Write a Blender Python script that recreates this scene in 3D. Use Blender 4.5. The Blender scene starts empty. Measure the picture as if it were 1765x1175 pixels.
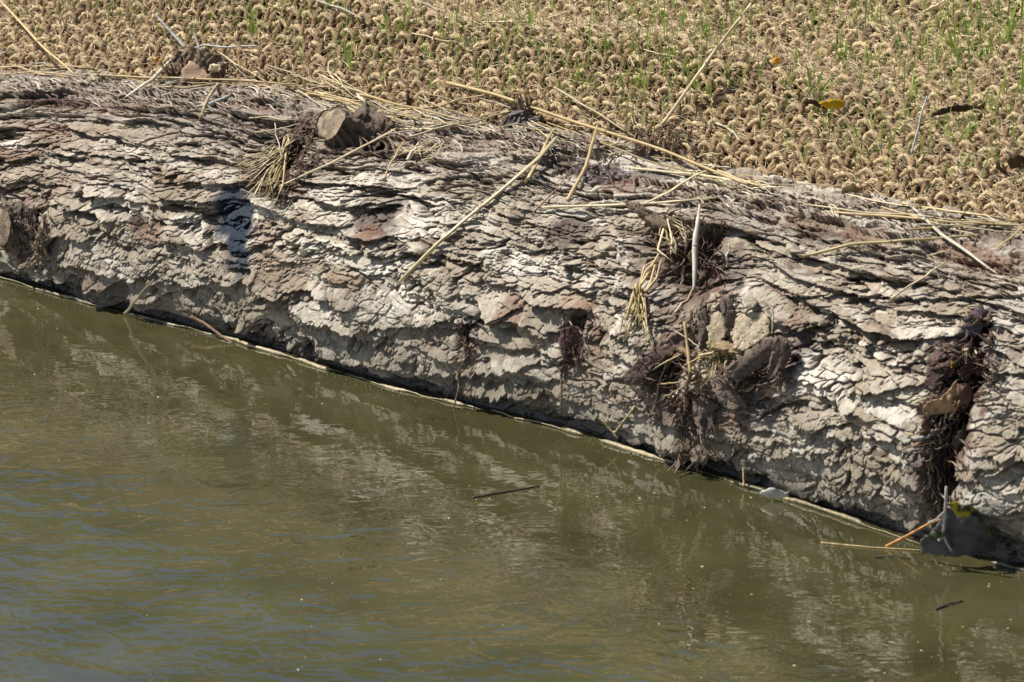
import bpy, bmesh, math, random
import numpy as np
from mathutils import Vector, Matrix
from mathutils.bvhtree import BVHTree
from mathutils.geometry import delaunay_2d_cdt
random.seed(7)
SC = bpy.context.scene
COL = SC.collection

# ------------------------------------------------------------------ camera, world, sun
TH = math.radians(18); DIST = 4.0
F = np.array([0, math.cos(TH), -math.sin(TH)]); RT = np.array([1.0, 0, 0]); UP = np.array([0, math.sin(TH), math.cos(TH)])
CAM = -F*DIST
cd = bpy.data.cameras.new('camera'); cam = bpy.data.objects.new('camera', cd); COL.objects.link(cam)
cam.location = CAM; cam.rotation_euler = (math.radians(90)-TH, 0, 0)
cd.sensor_width = 36; cd.lens = 36*DIST; cd.clip_start = 0.1; cd.clip_end = 400
cd.dof.use_dof = True; cd.dof.focus_distance = 4.02; cd.dof.aperture_fstop = 22
SC.camera = cam
SUN_EL, SUN_AZ = 54.0, -82.0        # azimuth clockwise from +Y (the way the camera looks)
w = bpy.data.worlds.new('World'); SC.world = w; w.use_nodes = True
nt = w.node_tree; nt.nodes.clear()
sky = nt.nodes.new('ShaderNodeTexSky'); sky.sky_type = 'NISHITA'; sky.sun_disc = False
sky.sun_elevation = math.radians(SUN_EL); sky.sun_rotation = math.radians(SUN_AZ)
bg = nt.nodes.new('ShaderNodeBackground'); bg.inputs[1].default_value = 0.06
wo = nt.nodes.new('ShaderNodeOutputWorld'); nt.links.new(sky.outputs[0], bg.inputs[0]); nt.links.new(bg.outputs[0], wo.inputs[0])
sl = bpy.data.lights.new('sun', 'SUN'); sl.energy = 5.0; sl.angle = math.radians(0.55); sl.color = (1, .96, .9)
sun = bpy.data.objects.new('sun', sl); COL.objects.link(sun)
e_, a_ = math.radians(SUN_EL), math.radians(SUN_AZ)
SD = Vector((math.sin(a_)*math.cos(e_), math.cos(a_)*math.cos(e_), math.sin(e_)))
sun.rotation_euler = SD.to_track_quat('Z', 'Y').to_euler()
SC.view_settings.view_transform = 'Standard'; SC.view_settings.look = 'None'; SC.view_settings.exposure = 0.55; SC.view_settings.gamma = 1

# ------------------------------------------------------------------ helpers
def ray(px, py):
    d = F*DIST + RT*((px-882.5)/1765) + UP*(-(py-587.5)/1765)
    return d/np.linalg.norm(d)
def onz(px, py, z=0.0):
    d = ray(px, py); return CAM + d*((z-CAM[2])/d[2])
def proj(P):
    q = P-CAM; ww = q@F
    return 882.5+1765*(q@RT)/ww*DIST, 587.5-1765*(q@UP)/ww*DIST
RNG = np.random.RandomState(11)
TAB = RNG.rand(8, 256, 256).astype(np.float32)
def hsh(i, j, k=0):
    return TAB[k % 8][np.asarray(i) & 255, np.asarray(j) & 255]
def noise(x, y, k=0):
    xi = np.floor(x).astype(np.int32); yi = np.floor(y).astype(np.int32)
    fx = (x-xi).astype(np.float32); fy = (y-yi).astype(np.float32)
    fx = fx*fx*fx*(fx*(fx*6-15)+10); fy = fy*fy*fy*(fy*(fy*6-15)+10)
    a = hsh(xi, yi, k); b = hsh(xi+1, yi, k); c = hsh(xi, yi+1, k); d = hsh(xi+1, yi+1, k)
    return (a+(b-a)*fx) + ((c+(d-c)*fx)-(a+(b-a)*fx))*fy
def fbm(x, y, k=0, o=4, g=.5):
    s = 0; A = 1; T = 0
    for i in range(o):
        s = s + A*noise(x*2**i+i*17.3, y*2**i+i*9.1, k+i); T += A; A *= g
    return s/T*2-1
def sstep(a, b, x):
    t = np.clip((x-a)/(b-a), 0, 1); return t*t*(3-2*t)
def worley(x, y, k=0):
    xi = np.floor(x).astype(np.int32); yi = np.floor(y).astype(np.int32)
    f1 = np.full(x.shape, 9., np.float32); f2 = f1.copy(); cid = np.zeros(x.shape, np.float32)
    for dx in (-1, 0, 1):
        for dy in (-1, 0, 1):
            cx, cy = xi+dx, yi+dy
            d = np.hypot(cx+hsh(cx, cy, k)-x, cy+hsh(cx, cy, k+1)-y)
            m = d < f1
            f2 = np.where(m, f1, np.minimum(f2, d)); f1 = np.where(m, d, f1); cid = np.where(m, hsh(cx, cy, k+2), cid)
    return f1, f2, cid

def flakes(x, y, k, rag, rmin=.55, rmax=1.0, tilt=.5, curl=.6):
    """overlapping flat shells, the topmost wins: height, id, and how deep below the top one is"""
    xi = np.floor(x).astype(np.int32); yi = np.floor(y).astype(np.int32)
    H = np.full(x.shape, -.35, np.float32); I = np.zeros(x.shape, np.float32); J = I.copy()
    for dx in (-1, 0, 1):
        for dy in (-1, 0, 1):
            cx, cy = xi+dx, yi+dy
            ax = x-(cx+hsh(cx, cy, k)); ay = y-(cy+hsh(cx, cy, k+1)); h = hsh(cx, cy, k+2)
            rr = rmin+(rmax-rmin)*hsh(cx, cy, k+3)
            t = h+tilt*(hsh(cx, cy, k+4)-.5)*ax+curl*ay*hsh(cx, cy, k+5)
            d = np.sqrt(ax*ax+(ay*1.1)**2)+rag
            t = np.where(d < rr, t, -9)-.9*np.clip((d-rr+.06)/.06, 0, 1)*.25
            m = t > H; H = np.where(m, t, H); I = np.where(m, h, I); J = np.where(m, hsh(cx, cy, k+6), J)
    return H, I, J
def mesh_np(name, V, Q, mat=None, parent=None, smooth=True, cols=None, extra=None):
    """V (n,3), Q (m,4) or (m,3) index array -> one mesh object"""
    me = bpy.data.meshes.new(name); V = np.asarray(V, np.float32); Q = np.asarray(Q, np.int32); n = Q.shape[1]
    me.vertices.add(len(V)); me.vertices.foreach_set('co', V.ravel())
    me.loops.add(Q.size); me.loops.foreach_set('vertex_index', Q.ravel())
    me.polygons.add(len(Q)); me.polygons.foreach_set('loop_start', np.arange(len(Q), dtype=np.int32)*n)
    me.update(calc_edges=True)
    if smooth: me.polygons.foreach_set('use_smooth', np.ones(len(Q), bool))
    if cols is not None:
        a = me.color_attributes.new('tint', 'FLOAT_COLOR', 'POINT')
        c = np.ones((len(V), 4), np.float32); c[:, :3] = cols; a.data.foreach_set('color', c.ravel())
    if extra:
        for kx, arr in extra.items():
            a = me.attributes.new(kx, 'FLOAT', 'POINT'); a.data.foreach_set('value', np.asarray(arr, np.float32).ravel())
    if mat: me.materials.append(mat)
    o = bpy.data.objects.new(name, me); COL.objects.link(o)
    if parent: o.parent = parent
    return o
def tag(o, label=None, cat=None, group=None, kind=None):
    for k, v in (('label', label), ('category', cat), ('group', group), ('kind', kind)):
        if v: o[k] = v
    return o
def grid_q(nu, nv, off=0):
    i = np.arange(nu-1)[:, None]*nv + np.arange(nv-1)[None]
    return (np.stack([i, i+nv, i+nv+1, i+1], -1).reshape(-1, 4)+off)
def frames(P):
    T = np.gradient(P, axis=0); T /= np.linalg.norm(T, axis=1)[:, None]+1e-12
    ref = np.array([0.31, 0.17, 0.93]); ref = np.where(np.abs(T@ref)[:, None] > .93, np.array([[1., 0, 0]]), ref[None])
    A = np.cross(T, ref); A /= np.linalg.norm(A, axis=1)[:, None]; B = np.cross(T, A)
    return T, A, B
def tube(P, R, sides=6, flat=1.0, rough=0, seed=0, cap=True, spin=0):
    P = np.asarray(P, float); n = len(P); R = np.broadcast_to(np.asarray(R, float), (n,))
    T, A, B = frames(P); an = np.arange(sides)/sides*2*np.pi+spin
    rr = R[:, None]*np.ones(sides)
    if rough:
        rs = np.random.RandomState(seed); rr = rr*(1+rough*(rs.rand(n, sides)-.5)*2)
    V = P[:, None]+A[:, None]*(np.cos(an)*rr)[..., None]+B[:, None]*(np.sin(an)*rr*flat)[..., None]
    V = V.reshape(-1, 3)
    i = np.arange(n-1)[:, None]*sides; j = np.arange(sides)[None]; j2 = (j+1) % sides
    Q = np.stack([i+j, i+j2, i+sides+j2, i+sides+j], -1).reshape(-1, 4)
    if cap:
        V = np.vstack([V, P[:1], P[-1:]]); c0 = n*sides
        j = np.arange(sides); j2 = (j+1) % sides
        Q = np.vstack([Q, np.stack([j2, j, np.full(sides, c0), np.full(sides, c0)], -1), np.stack([(n-1)*sides+j, (n-1)*sides+j2, np.full(sides, c0+1), np.full(sides, c0+1)], -1)])
    return V, Q
def fixq(Q):       # quads with a doubled last index -> use bmesh-safe tri fan list
    return Q
class MB:
    def __init__(s): s.V = []; s.Q = []; s.T = []; s.C = []; s.n = 0
    def add(s, V, Q, col=None):
        Q = np.asarray(Q)
        if Q.shape[1] == 3: s.T.append(Q+s.n)
        else:
            d = Q[:, 2] == Q[:, 3]; s.Q.append(Q[~d]+s.n)
            if d.any(): s.T.append(Q[d][:, :3]+s.n)
        s.V.append(V); s.C.append(np.broadcast_to(np.array(col if col is not None else (1, 1, 1), float), (len(V), 3))); s.n += len(V)
    def build(s, name, mat, parent=None, smooth=True, cols=True):
        V = np.vstack(s.V); me = bpy.data.meshes.new(name)
        Q = np.vstack(s.Q) if s.Q else np.zeros((0, 4), int); T = np.vstack(s.T) if s.T else np.zeros((0, 3), int)
        me.vertices.add(len(V)); me.vertices.foreach_set('co', V.astype(np.float32).ravel())
        me.loops.add(Q.size+T.size); me.loops.foreach_set('vertex_index', np.concatenate([Q.ravel(), T.ravel()]).astype(np.int32))
        me.polygons.add(len(Q)+len(T))
        me.polygons.foreach_set('loop_start', np.concatenate([np.arange(len(Q))*4, len(Q)*4+np.arange(len(T))*3]).astype(np.int32))
        me.update(calc_edges=True); me.polygons.foreach_set('use_smooth', np.full(len(Q)+len(T), smooth))
        if cols:
            a = me.color_attributes.new('tint', 'FLOAT_COLOR', 'POINT')
            c = np.ones((len(V), 4), np.float32); c[:, :3] = np.vstack(s.C); a.data.foreach_set('color', c.ravel())
        me.materials.append(mat); o = bpy.data.objects.new(name, me); COL.objects.link(o)
        if parent: o.parent = parent
        return o

# ------------------------------------------------------------------ materials
def material(name, base=(.5, .5, .5), rough=.8, spec=.3, tint=False, var=0.0, vscale=200, bump=0.0, bscale=400, trans=0.0, stretch=(1, 1, 1), wet=False, dark=None, dscale=60):
    m = bpy.data.materials.new(name); m.use_nodes = True; N = m.node_tree; L = N.links
    p = N.nodes['Principled BSDF']; p.inputs['Roughness'].default_value = rough; p.inputs['Specular IOR Level'].default_value = spec
    tc = N.nodes.new('ShaderNodeTexCoord'); mp = N.nodes.new('ShaderNodeMapping'); mp.inputs['Scale'].default_value = stretch
    L.new(tc.outputs['Object'], mp.inputs[0])
    if tint:
        at = N.nodes.new('ShaderNodeAttribute'); at.attribute_name = 'tint'
        mul = N.nodes.new('ShaderNodeMix'); mul.data_type = 'RGBA'; mul.blend_type = 'MULTIPLY'; mul.inputs[0].default_value = 1
        mul.inputs[6].default_value = (*base, 1); L.new(at.outputs['Color'], mul.inputs[7]); c = mul.outputs[2]
    else:
        rg = N.nodes.new('ShaderNodeRGB'); rg.outputs[0].default_value = (*base, 1); c = rg.outputs[0]
    if dark:
        nz = N.nodes.new('ShaderNodeTexNoise'); nz.inputs['Scale'].default_value = dscale; nz.inputs['Detail'].default_value = 4; L.new(mp.outputs[0], nz.inputs[0])
        rp = N.nodes.new('ShaderNodeMapRange'); rp.inputs[1].default_value = .45; rp.inputs[2].default_value = .62; L.new(nz.outputs[0], rp.inputs[0])
        mx = N.nodes.new('ShaderNodeMix'); mx.data_type = 'RGBA'; L.new(rp.outputs[0], mx.inputs[0]); L.new(c, mx.inputs[6]); mx.inputs[7].default_value = (*dark, 1); c = mx.outputs[2]
    if var:
        nz = N.nodes.new('ShaderNodeTexNoise'); nz.inputs['Scale'].default_value = vscale; nz.inputs['Detail'].default_value = 5; L.new(mp.outputs[0], nz.inputs[0])
        rp = N.nodes.new('ShaderNodeMapRange'); rp.inputs[1].default_value = .3; rp.inputs[2].default_value = .7; rp.inputs[3].default_value = 1-var; rp.inputs[4].default_value = 1+var; L.new(nz.outputs[0], rp.inputs[0])
        mx = N.nodes.new('ShaderNodeMix'); mx.data_type = 'RGBA'; mx.blend_type = 'MULTIPLY'; mx.inputs[0].default_value = 1; L.new(c, mx.inputs[6]); L.new(rp.outputs[0], mx.inputs[7]); c = mx.outputs[2]
    L.new(c, p.inputs['Base Color'])
    if bump:
        nz = N.nodes.new('ShaderNodeTexNoise'); nz.inputs['Scale'].default_value = bscale; nz.inputs['Detail'].default_value = 6; L.new(mp.outputs[0], nz.inputs[0])
        bp = N.nodes.new('ShaderNodeBump'); bp.inputs['Distance'].default_value = bump; bp.inputs['Strength'].default_value = 1; L.new(nz.outputs[0], bp.inputs['Height']); L.new(bp.outputs[0], p.inputs['Normal'])
    if wet:
        at = N.nodes.new('ShaderNodeAttribute'); at.attribute_name = 'wet'
        rp = N.nodes.new('ShaderNodeMapRange'); rp.inputs[3].default_value = rough; rp.inputs[4].default_value = .16; L.new(at.outputs['Fac'], rp.inputs[0]); L.new(rp.outputs[0], p.inputs['Roughness'])
        rp = N.nodes.new('ShaderNodeMapRange'); rp.inputs[3].default_value = spec; rp.inputs[4].default_value = .6; L.new(at.outputs['Fac'], rp.inputs[0]); L.new(rp.outputs[0], p.inputs['Specular IOR Level'])
    if trans:
        tr = N.nodes.new('ShaderNodeBsdfTranslucent'); L.new(c, tr.inputs[0]); mx = N.nodes.new('ShaderNodeMixShader'); mx.inputs[0].default_value = trans
        L.new(p.outputs[0], mx.inputs[1]); L.new(tr.outputs[0], mx.inputs[2]); L.new(mx.outputs[0], N.nodes['Material Output'].inputs[0])
    return m
M_BARK = material('bark', (1, 1, 1), .85, .25, tint=True, var=.16, vscale=320, bump=.0011, bscale=520, wet=True)
M_COIR = material('coir', (1, 1, 1), .9, .1, tint=True, var=.25, vscale=500, bump=.0006, bscale=900)
M_FIBRE = material('coir_fibre', (1, 1, 1), .8, .2, tint=True)
M_STRAW = material('straw', (1, 1, 1), .42, .5, tint=True, var=.14, vscale=120)
M_GRASS = material('grass', (1, 1, 1), .5, .4, tint=True, trans=.4)
M_SOIL = material('soil', (.07, .045, .028), .95, .1, var=.4, vscale=120, bump=.004, bscale=120)
M_WOOD = material('pale_wood', (1, 1, 1), .8, .2, tint=True, var=.25, vscale=150, bump=.0008, bscale=500)
M_SPLINT = material('splintered_wood', (1, 1, 1), .85, .2, tint=True, var=.3, vscale=220, bump=.001, bscale=400)
M_LEAF = material('dead_leaf', (1, 1, 1), .8, .15, tint=True, var=.25, vscale=120, bump=.0006, bscale=250, trans=.2)

# ------------------------------------------------------------------ log base shape
AX = np.array([0.75427509, -0.65655852, 0]); NI = np.array([0.65655852, 0.75427509, 0]); OO = np.array([0, -0.23274472, 0]); ZZ = np.array([0, 0, 1.0])
R_S = [-1.3, -1.1, -1.0, -.9, -.8, -.7, -.6, -.5, -.4, -.3, -.2, -.1, 0, .1, .2, .3, .4, .5, .6, .8, 1.0]
R_V = [.150, .145, .135, .123, .1245, .1335, .1415, .149, .149, .150, .158, .163, .160, .158, .162, .166, .1665, .1677, .169, .1695, .17]
W_S = [-1.3, -.692, -.603, -.52, -.444, -.366, -.285, -.205, -.132, -.063, .002, .072, .142, .211, .28, .344, .413, .481, .537, .589, 1.0]
W_V = [-.006, -.0061, -.008, -.006, 0, .0033, .0012, -.002, 0, .0042, .0112, .0126, .0106, .0075, .0032, .0026, -.0061, -.0136, -.0116, -.0021, 0]
def smooth_interp(xs, vs):
    X = np.linspace(-1.4, 1.2, 521); Y = np.interp(X, xs, vs); k = np.hanning(17); k /= k.sum()
    Y = np.convolve(np.pad(Y, 8, 'edge'), k, 'valid'); return lambda s: np.interp(s, X, Y)
RAD = smooth_interp(R_S, R_V); WOF = smooth_interp(W_S, W_V); AL = math.radians(20)
def centre(s):
    s = np.asarray(s); R = RAD(s)
    return OO + s[..., None]*AX + NI*(WOF(s)+R*math.cos(AL))[..., None] + ZZ*(R*math.sin(AL))[..., None]
def logpt(s, g, h=0.0):     # g: angle above the water-side horizontal
    R = RAD(s)+h
    return centre(s) + (-NI)*(np.cos(g)*R)[..., None] + ZZ*(np.sin(g)*R)[..., None]
S0, S1, G0, G1 = -1.12, .86, math.radians(-48), math.radians(132)
RM = .16
# v = arc length measured DOWN from the top: v = (G1-g)*RM ; u = s
_s = np.linspace(S0, S1, 500); _g = np.linspace(math.radians(-25), math.radians(115), 200)
_SS, _GG = np.meshgrid(_s, _g, indexing='ij'); _P = logpt(_SS, _GG); _X, _Y = proj(_P.reshape(-1, 3)); _D = ((_P.reshape(-1, 3)-CAM)@F)
_U = _SS.ravel(); _Vv = ((G1-_GG)*RM).ravel()
def uv(px, py):
    d = np.hypot(_X-px, _Y-py); i = np.argsort(d)[:12]; i = i[_D[i] < _D[i].min()+.03]; k = i[np.argmin(d[i])]
    return _U[k], _Vv[k]
MM = .001

# ------------------------------------------------------------------ bark height and colour fields
def bark():
    nu, nv = 2700, 740
    s = np.linspace(S0, S1, nu); v = np.linspace(0, (G1-G0)*RM, nv)
    U, V = [a.astype(np.float32) for a in np.meshgrid(s, v, indexing='ij')]
    us = U.copy(); vs = V.copy()
    # flow lines bulge round the knots
    KN = [(590, 225, .045), (25, 385, .05), (1180, 420, .07), (1270, 570, .06), (1655, 640, .04), (1000, 560, .025), (410, 380, .03), (330, 130, .05), (660, 360, .02), (1030, 290, .03)]
    dvv = np.zeros_like(V)
    for x, y, r in KN:
        a, b = uv(x, y); e = np.exp(-(((U-a)/(r*1.5))**2+((V-b)/r)**2)); dvv -= (V-b)*e*.75
    vs = V+dvv
    # left end of the log: the grain runs more steeply
    lf = sstep(-.42, -.95, U)
    wu = us + .012*fbm(U/.06, V/.05, 1); wv = vs + .010*fbm(U/.11, V/.05, 2) + .0045*fbm(U/.028, V/.02, 3) - .05*lf*fbm(U/.2+3, V/.2, 4)
    H = np.zeros_like(U); pk = np.zeros_like(U)
    rid = np.zeros_like(U)
    def win(a, b, ru, rv):
        i0, i1 = np.searchsorted(s, [a-ru, a+ru]); j0, j1 = np.searchsorted(v, [b-rv, b+rv]); return slice(i0, i1), slice(j0, j1)
    def shingle(u, v, rh, cl, k, sc=.3):
        p = v/rh; r0 = np.floor(p); q = u/cl+hsh(r0.astype(np.int32), r0.astype(np.int32)*7, k)*9
        fu = q-np.floor(q)
        p2 = p + sc*(2*fu-1)**2
        row = np.floor(p2); fv = p2-row; q = u/cl+hsh(row.astype(np.int32), row.astype(np.int32)*7, k)*9
        q = q+.35*fbm(u/cl*1.5, v/rh, k+2, 2)
        col = np.floor(q); fu = q-col
        ri, ci = row.astype(np.int32), col.astype(np.int32)
        return fv, fu, hsh(ri, ci, k), hsh(ri, ci, k+3), hsh(ri+91, ci, k+5), ri, ci
    am = sstep(-.25, .25, fbm(U/.07, V/.035, 5, 3))            # where the big plates are strong
    fv, fu, r1, r2, r3, _, _ = shingle(wu, wv, .023, .095, 1, .14)
    sh = (.35*fv+.65*fv**3.5)*(.0022+.0092*r1*am)*(.45+.55*am); H += sh + r2*.0022*(.4+.6*am) + (fu-.5)*(r3-.5)*.005
    crack = np.minimum(fu, 1-fu); H -= .0025*np.exp(-(crack/.025)**2)*(r3 > .45)
    H -= .0062*np.exp(-(fv/.085)**2)*(.25+.75*am)*sstep(.25, .6, noise(U/.045, V/.012, 3))
    rc = r2; exposed = fv
    calm = sstep(.55, .4, noise(U/.05+20, V/.03, 2))          # stretches of smooth papery shells
    crestf = .9+.1*sstep(.10, .20, V)
    rag = .10*fbm(U/.006, V/.004, 3, 3, .6)
    FH, FI, FJ = flakes((wu+.003*fbm(U/.01, V/.008, 6, 2))/.044, (wv+.002*fbm(U/.01, V/.008, 7, 2))/.0145, 1, rag)
    H = H*crestf + FH*.0050*(.55+.45*am)*crestf
    GH, GI, GJ = flakes((wu+.002*fbm(U/.006, V/.005, 4, 2))/.0165, (wv+.002*fbm(U/.006, V/.005, 5, 2))/.0062, 4, rag*1.5)
    H += GH*.0016*(1-.75*calm)*(.4+.6*crestf); rc2 = FJ
    n = fbm(wu/.010+5, wv/.0035, 3, 3, .5)*2.5; fl2 = np.floor(n); H += .0004*(fl2+sstep(0, .2, n-fl2))*(1-.6*calm)
    # long interlocking furrows
    c3 = np.abs(fbm(wu/.085+21, wv/.0185+5, 2, 3, .5)+.12*fbm(U/.012, V/.006, 4, 3)); H -= .0085*np.exp(-(c3/.055)**2)*sstep(.3, .5, noise(U/.06+8, V/.025, 0))*(.3+.7*sstep(.09, .16, V)); fur = np.exp(-(c3/.045)**2)
    # thin dark cracks
    c1 = np.abs(fbm(wu/.055+11, wv/.0085+3, 5, 4, .6)); H -= .0050*np.exp(-(c1/.038)**2)*sstep(.42, .55, noise(U/.05+4, V/.025, 6))
    c2 = np.abs(fbm(wu/.013+2, wv/.006+8, 6, 3, .6)); H -= .0030*np.exp(-(c2/.055)**2)*sstep(.45, .6, noise(U/.025+4, V/.02, 1))
    # open fissures
    f1, f2, ci = worley(wu/.030+.6*fbm(U/.02, V/.01, 1, 2), wv/.010+.5*fbm(U/.02, V/.01, 2, 2), 2)
    e = f2-f1; H -= .0045*np.exp(-(e/.075)**2)*sstep(.35, .65, noise(U/.04, V/.03, 4))
    f1b, f2b, cb = worley(U/.0075+.5*fbm(U/.008, V/.008, 3, 2), V/.0055, 5)
    crumb = sstep(.05, .4, fbm(U/.05+9, V/.03, 6, 3)+.25*lf)      # crumbly areas
    crumb *= (1-calm); H += crumb*((cb-.5)*.0016-.0013*np.exp(-((f2b-f1b)/.12)**2))
    H += (.0005*fbm(U/.007, V/.003, 1, 4, .6) + .0003*fbm(U/.0022, V/.0016, 3, 2))*(1-.7*calm)
    H += .004*fbm(U/.09, V/.06, 7, 3)
    # long overhanging lips of bark seen in the photograph
    def lip(pts, A, wdt=.009):
        q = np.array([uv(x, y) for x, y in pts]); o = np.argsort(q[:, 0]); q = q[o]
        vl = np.interp(s, q[:, 0], q[:, 1])[:, None] + .0035*fbm(U/.03, V*0+A*999, 2, 3)+.0012*np.abs(((U/.017+3*hsh(np.array([1]), np.array([int(A*1e5)]), 1)) % 1)-.5)*4
        m = (sstep(q[0, 0]-.015, q[0, 0]+.015, U)*(1-sstep(q[-1, 0]-.015, q[-1, 0]+.015, U)))
        d = vl-V            # >0 above the lip
        up = np.where(d > 0, np.exp(-d/wdt), 0); dn = np.where(d <= 0, np.exp(d/(.0032)), 0)
        return m*(.62*A*up - .85*A*dn)*(.3+.7*sstep(.09, .18, V)), m*np.exp(-(d/.004)**2)*(d < 0)
    for pts, A in [([(130, 480), (215, 462), (320, 475), (420, 470), (520, 520), (600, 548), (690, 548), (800, 545), (900, 520)], .009),
                   ([(430, 470), (520, 545), (650, 565), (690, 562)], .007),
                   ([(560, 408), (640, 425), (760, 438), (840, 440)], .006), ([(330, 545), (430, 575), (560, 600), (720, 650)], .006),
                   ([(840, 470), (930, 490), (1040, 480)], .005), ([(1345, 560), (1440, 552), (1500, 578), (1590, 575)], .008),
                   ([(1355, 640), (1450, 655), (1530, 660), (1600, 650)], .008), ([(730, 620), (820, 625), (930, 612)], .006),
                   ([(1340, 700), (1440, 735), (1560, 745)], .008), ([(1250, 780), (1380, 770), (1560, 830)], .008), ([(600, 350), (720, 330), (800, 345)], .005),
                   ([(760, 655), (900, 660), (1010, 680)], .006), ([(1660, 770), (1710, 800), (1765, 770)], .009), ([(980, 700), (1080, 710), (1160, 760)], .006),
                   ([(1370, 500), (1480, 495), (1620, 510), (1765, 500)], .006), ([(740, 300), (860, 295), (960, 310)], .004), ([(60, 230), (160, 260), (260, 270)], .005)]:
        a, b = lip(pts, A); H += a
    # hollows: px, py, ru, rv (m), depth
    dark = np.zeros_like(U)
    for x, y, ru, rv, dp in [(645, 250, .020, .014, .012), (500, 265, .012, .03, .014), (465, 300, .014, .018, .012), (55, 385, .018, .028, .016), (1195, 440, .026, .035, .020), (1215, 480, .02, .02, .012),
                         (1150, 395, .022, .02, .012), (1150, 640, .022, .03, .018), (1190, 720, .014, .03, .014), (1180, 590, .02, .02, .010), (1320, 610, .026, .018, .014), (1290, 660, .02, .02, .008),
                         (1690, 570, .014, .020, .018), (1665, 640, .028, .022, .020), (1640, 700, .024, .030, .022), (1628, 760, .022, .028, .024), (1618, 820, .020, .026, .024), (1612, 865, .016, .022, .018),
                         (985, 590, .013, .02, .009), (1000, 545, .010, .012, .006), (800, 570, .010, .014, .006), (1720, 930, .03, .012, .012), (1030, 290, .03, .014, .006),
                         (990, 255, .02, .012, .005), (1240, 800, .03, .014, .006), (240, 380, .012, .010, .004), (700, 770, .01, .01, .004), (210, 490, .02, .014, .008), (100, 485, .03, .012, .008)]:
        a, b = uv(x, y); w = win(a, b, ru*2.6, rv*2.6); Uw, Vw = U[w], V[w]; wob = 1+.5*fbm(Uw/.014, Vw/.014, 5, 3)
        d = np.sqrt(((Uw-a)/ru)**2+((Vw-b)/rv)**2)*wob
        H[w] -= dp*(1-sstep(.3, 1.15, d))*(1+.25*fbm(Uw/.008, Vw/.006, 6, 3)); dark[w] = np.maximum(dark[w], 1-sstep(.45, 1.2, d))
    # undercut just above the water
    vw = (G1+AL)*RM*RAD(s)[:, None]/RAD(s)[:, None]     # arc length of the water line
    dw = vw-V
    H -= .010*np.exp(-((dw-.004)/.011)**2)*(.6+.7*noise(U/.05, V*0, 3))
    H -= np.mean(H)
    Hb = H.copy()
    for kk in range(2):      # worn smoother along the very top
        Hb[:, 1:-1] = .25*Hb[:, :-2]+.5*Hb[:, 1:-1]+.25*Hb[:, 2:]
        Hb[1:-1] = .25*Hb[:-2]+.5*Hb[1:-1]+.25*Hb[2:]
    H = H+(Hb-H)*(1-sstep(.10, .15, V))*.6
    # ---- colour
    def mix(a, b, m): return a+(np.asarray(b, np.float32)-a)*m[..., None]
    grey = np.array([.38, .33, .255], np.float32)
    C = np.broadcast_to(grey, U.shape+(3,)).copy()
    C = mix(C, (.29, .235, .165), sstep(-.3, .5, fbm(U/.045, V/.03, 3, 4))*.8)
    C = mix(C, (.52, .47, .385), sstep(.45, .85, rc)*.7)
    C = mix(C, (.70, .65, .55), sstep(.6, .95, rc2)*.5)
    C = mix(C, (.27, .175, .12), sstep(.72, .8, hsh((wu/.019).astype(np.int32)+300, (wv/.011).astype(np.int32)+300, 5))*sstep(.05, .45, fbm(U/.10, V/.08, 1, 3))*.5)
    C = mix(C, (.24, .17, .12), np.exp(-(exposed/.13)**2)*.75*am)       # freshly opened inner bark at the foot of each plate
    C = mix(C, (.25, .205, .145), sstep(.55, .7, GJ)*(1-calm)*.45); C = mix(C, (.60, .55, .465), calm*sstep(.3, .9, FJ)*.6)
    C = mix(C, (.11, .08, .055), sstep(-.1, -.34, FH)*.7)  # gaps between shells: inner-bark brown plus painted shade
    C = mix(C, (.085, .06, .042), fur*.85)  # furrows: inner-bark brown, darkened further with shade painted into the grooves
    C = mix(C, (.21, .165, .115), crumb*.45*(cb > .4))
    fleck = sstep(.62, .72, noise(U/.004, V/.003, 2)); C = mix(C, (.24, .18, .13), fleck*.35)
    # upper left is browner and pinker
    a0, b0 = uv(300, 200)
    up = sstep(.5, -.2, (V-b0)/.08+.6*fbm(U/.06, V/.04, 4, 3))
    C = mix(C, (.20, .155, .125), up*.6*sstep(.1, -.25, U)+.35*up*sstep(.1, .35, U))
    C = mix(C, (.22, .155, .12), lf*.55*sstep(-.1, .5, fbm(U/.05, V/.05, 6, 3)))
    # stains:  px, py, ru, rv, colour, strength
    RES = (.040, .022, .025); RED = (.18, .095, .06); BLU = (.022, .032, .048); BRN = (.13, .085, .06); PNK = (.26, .17, .115)
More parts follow.
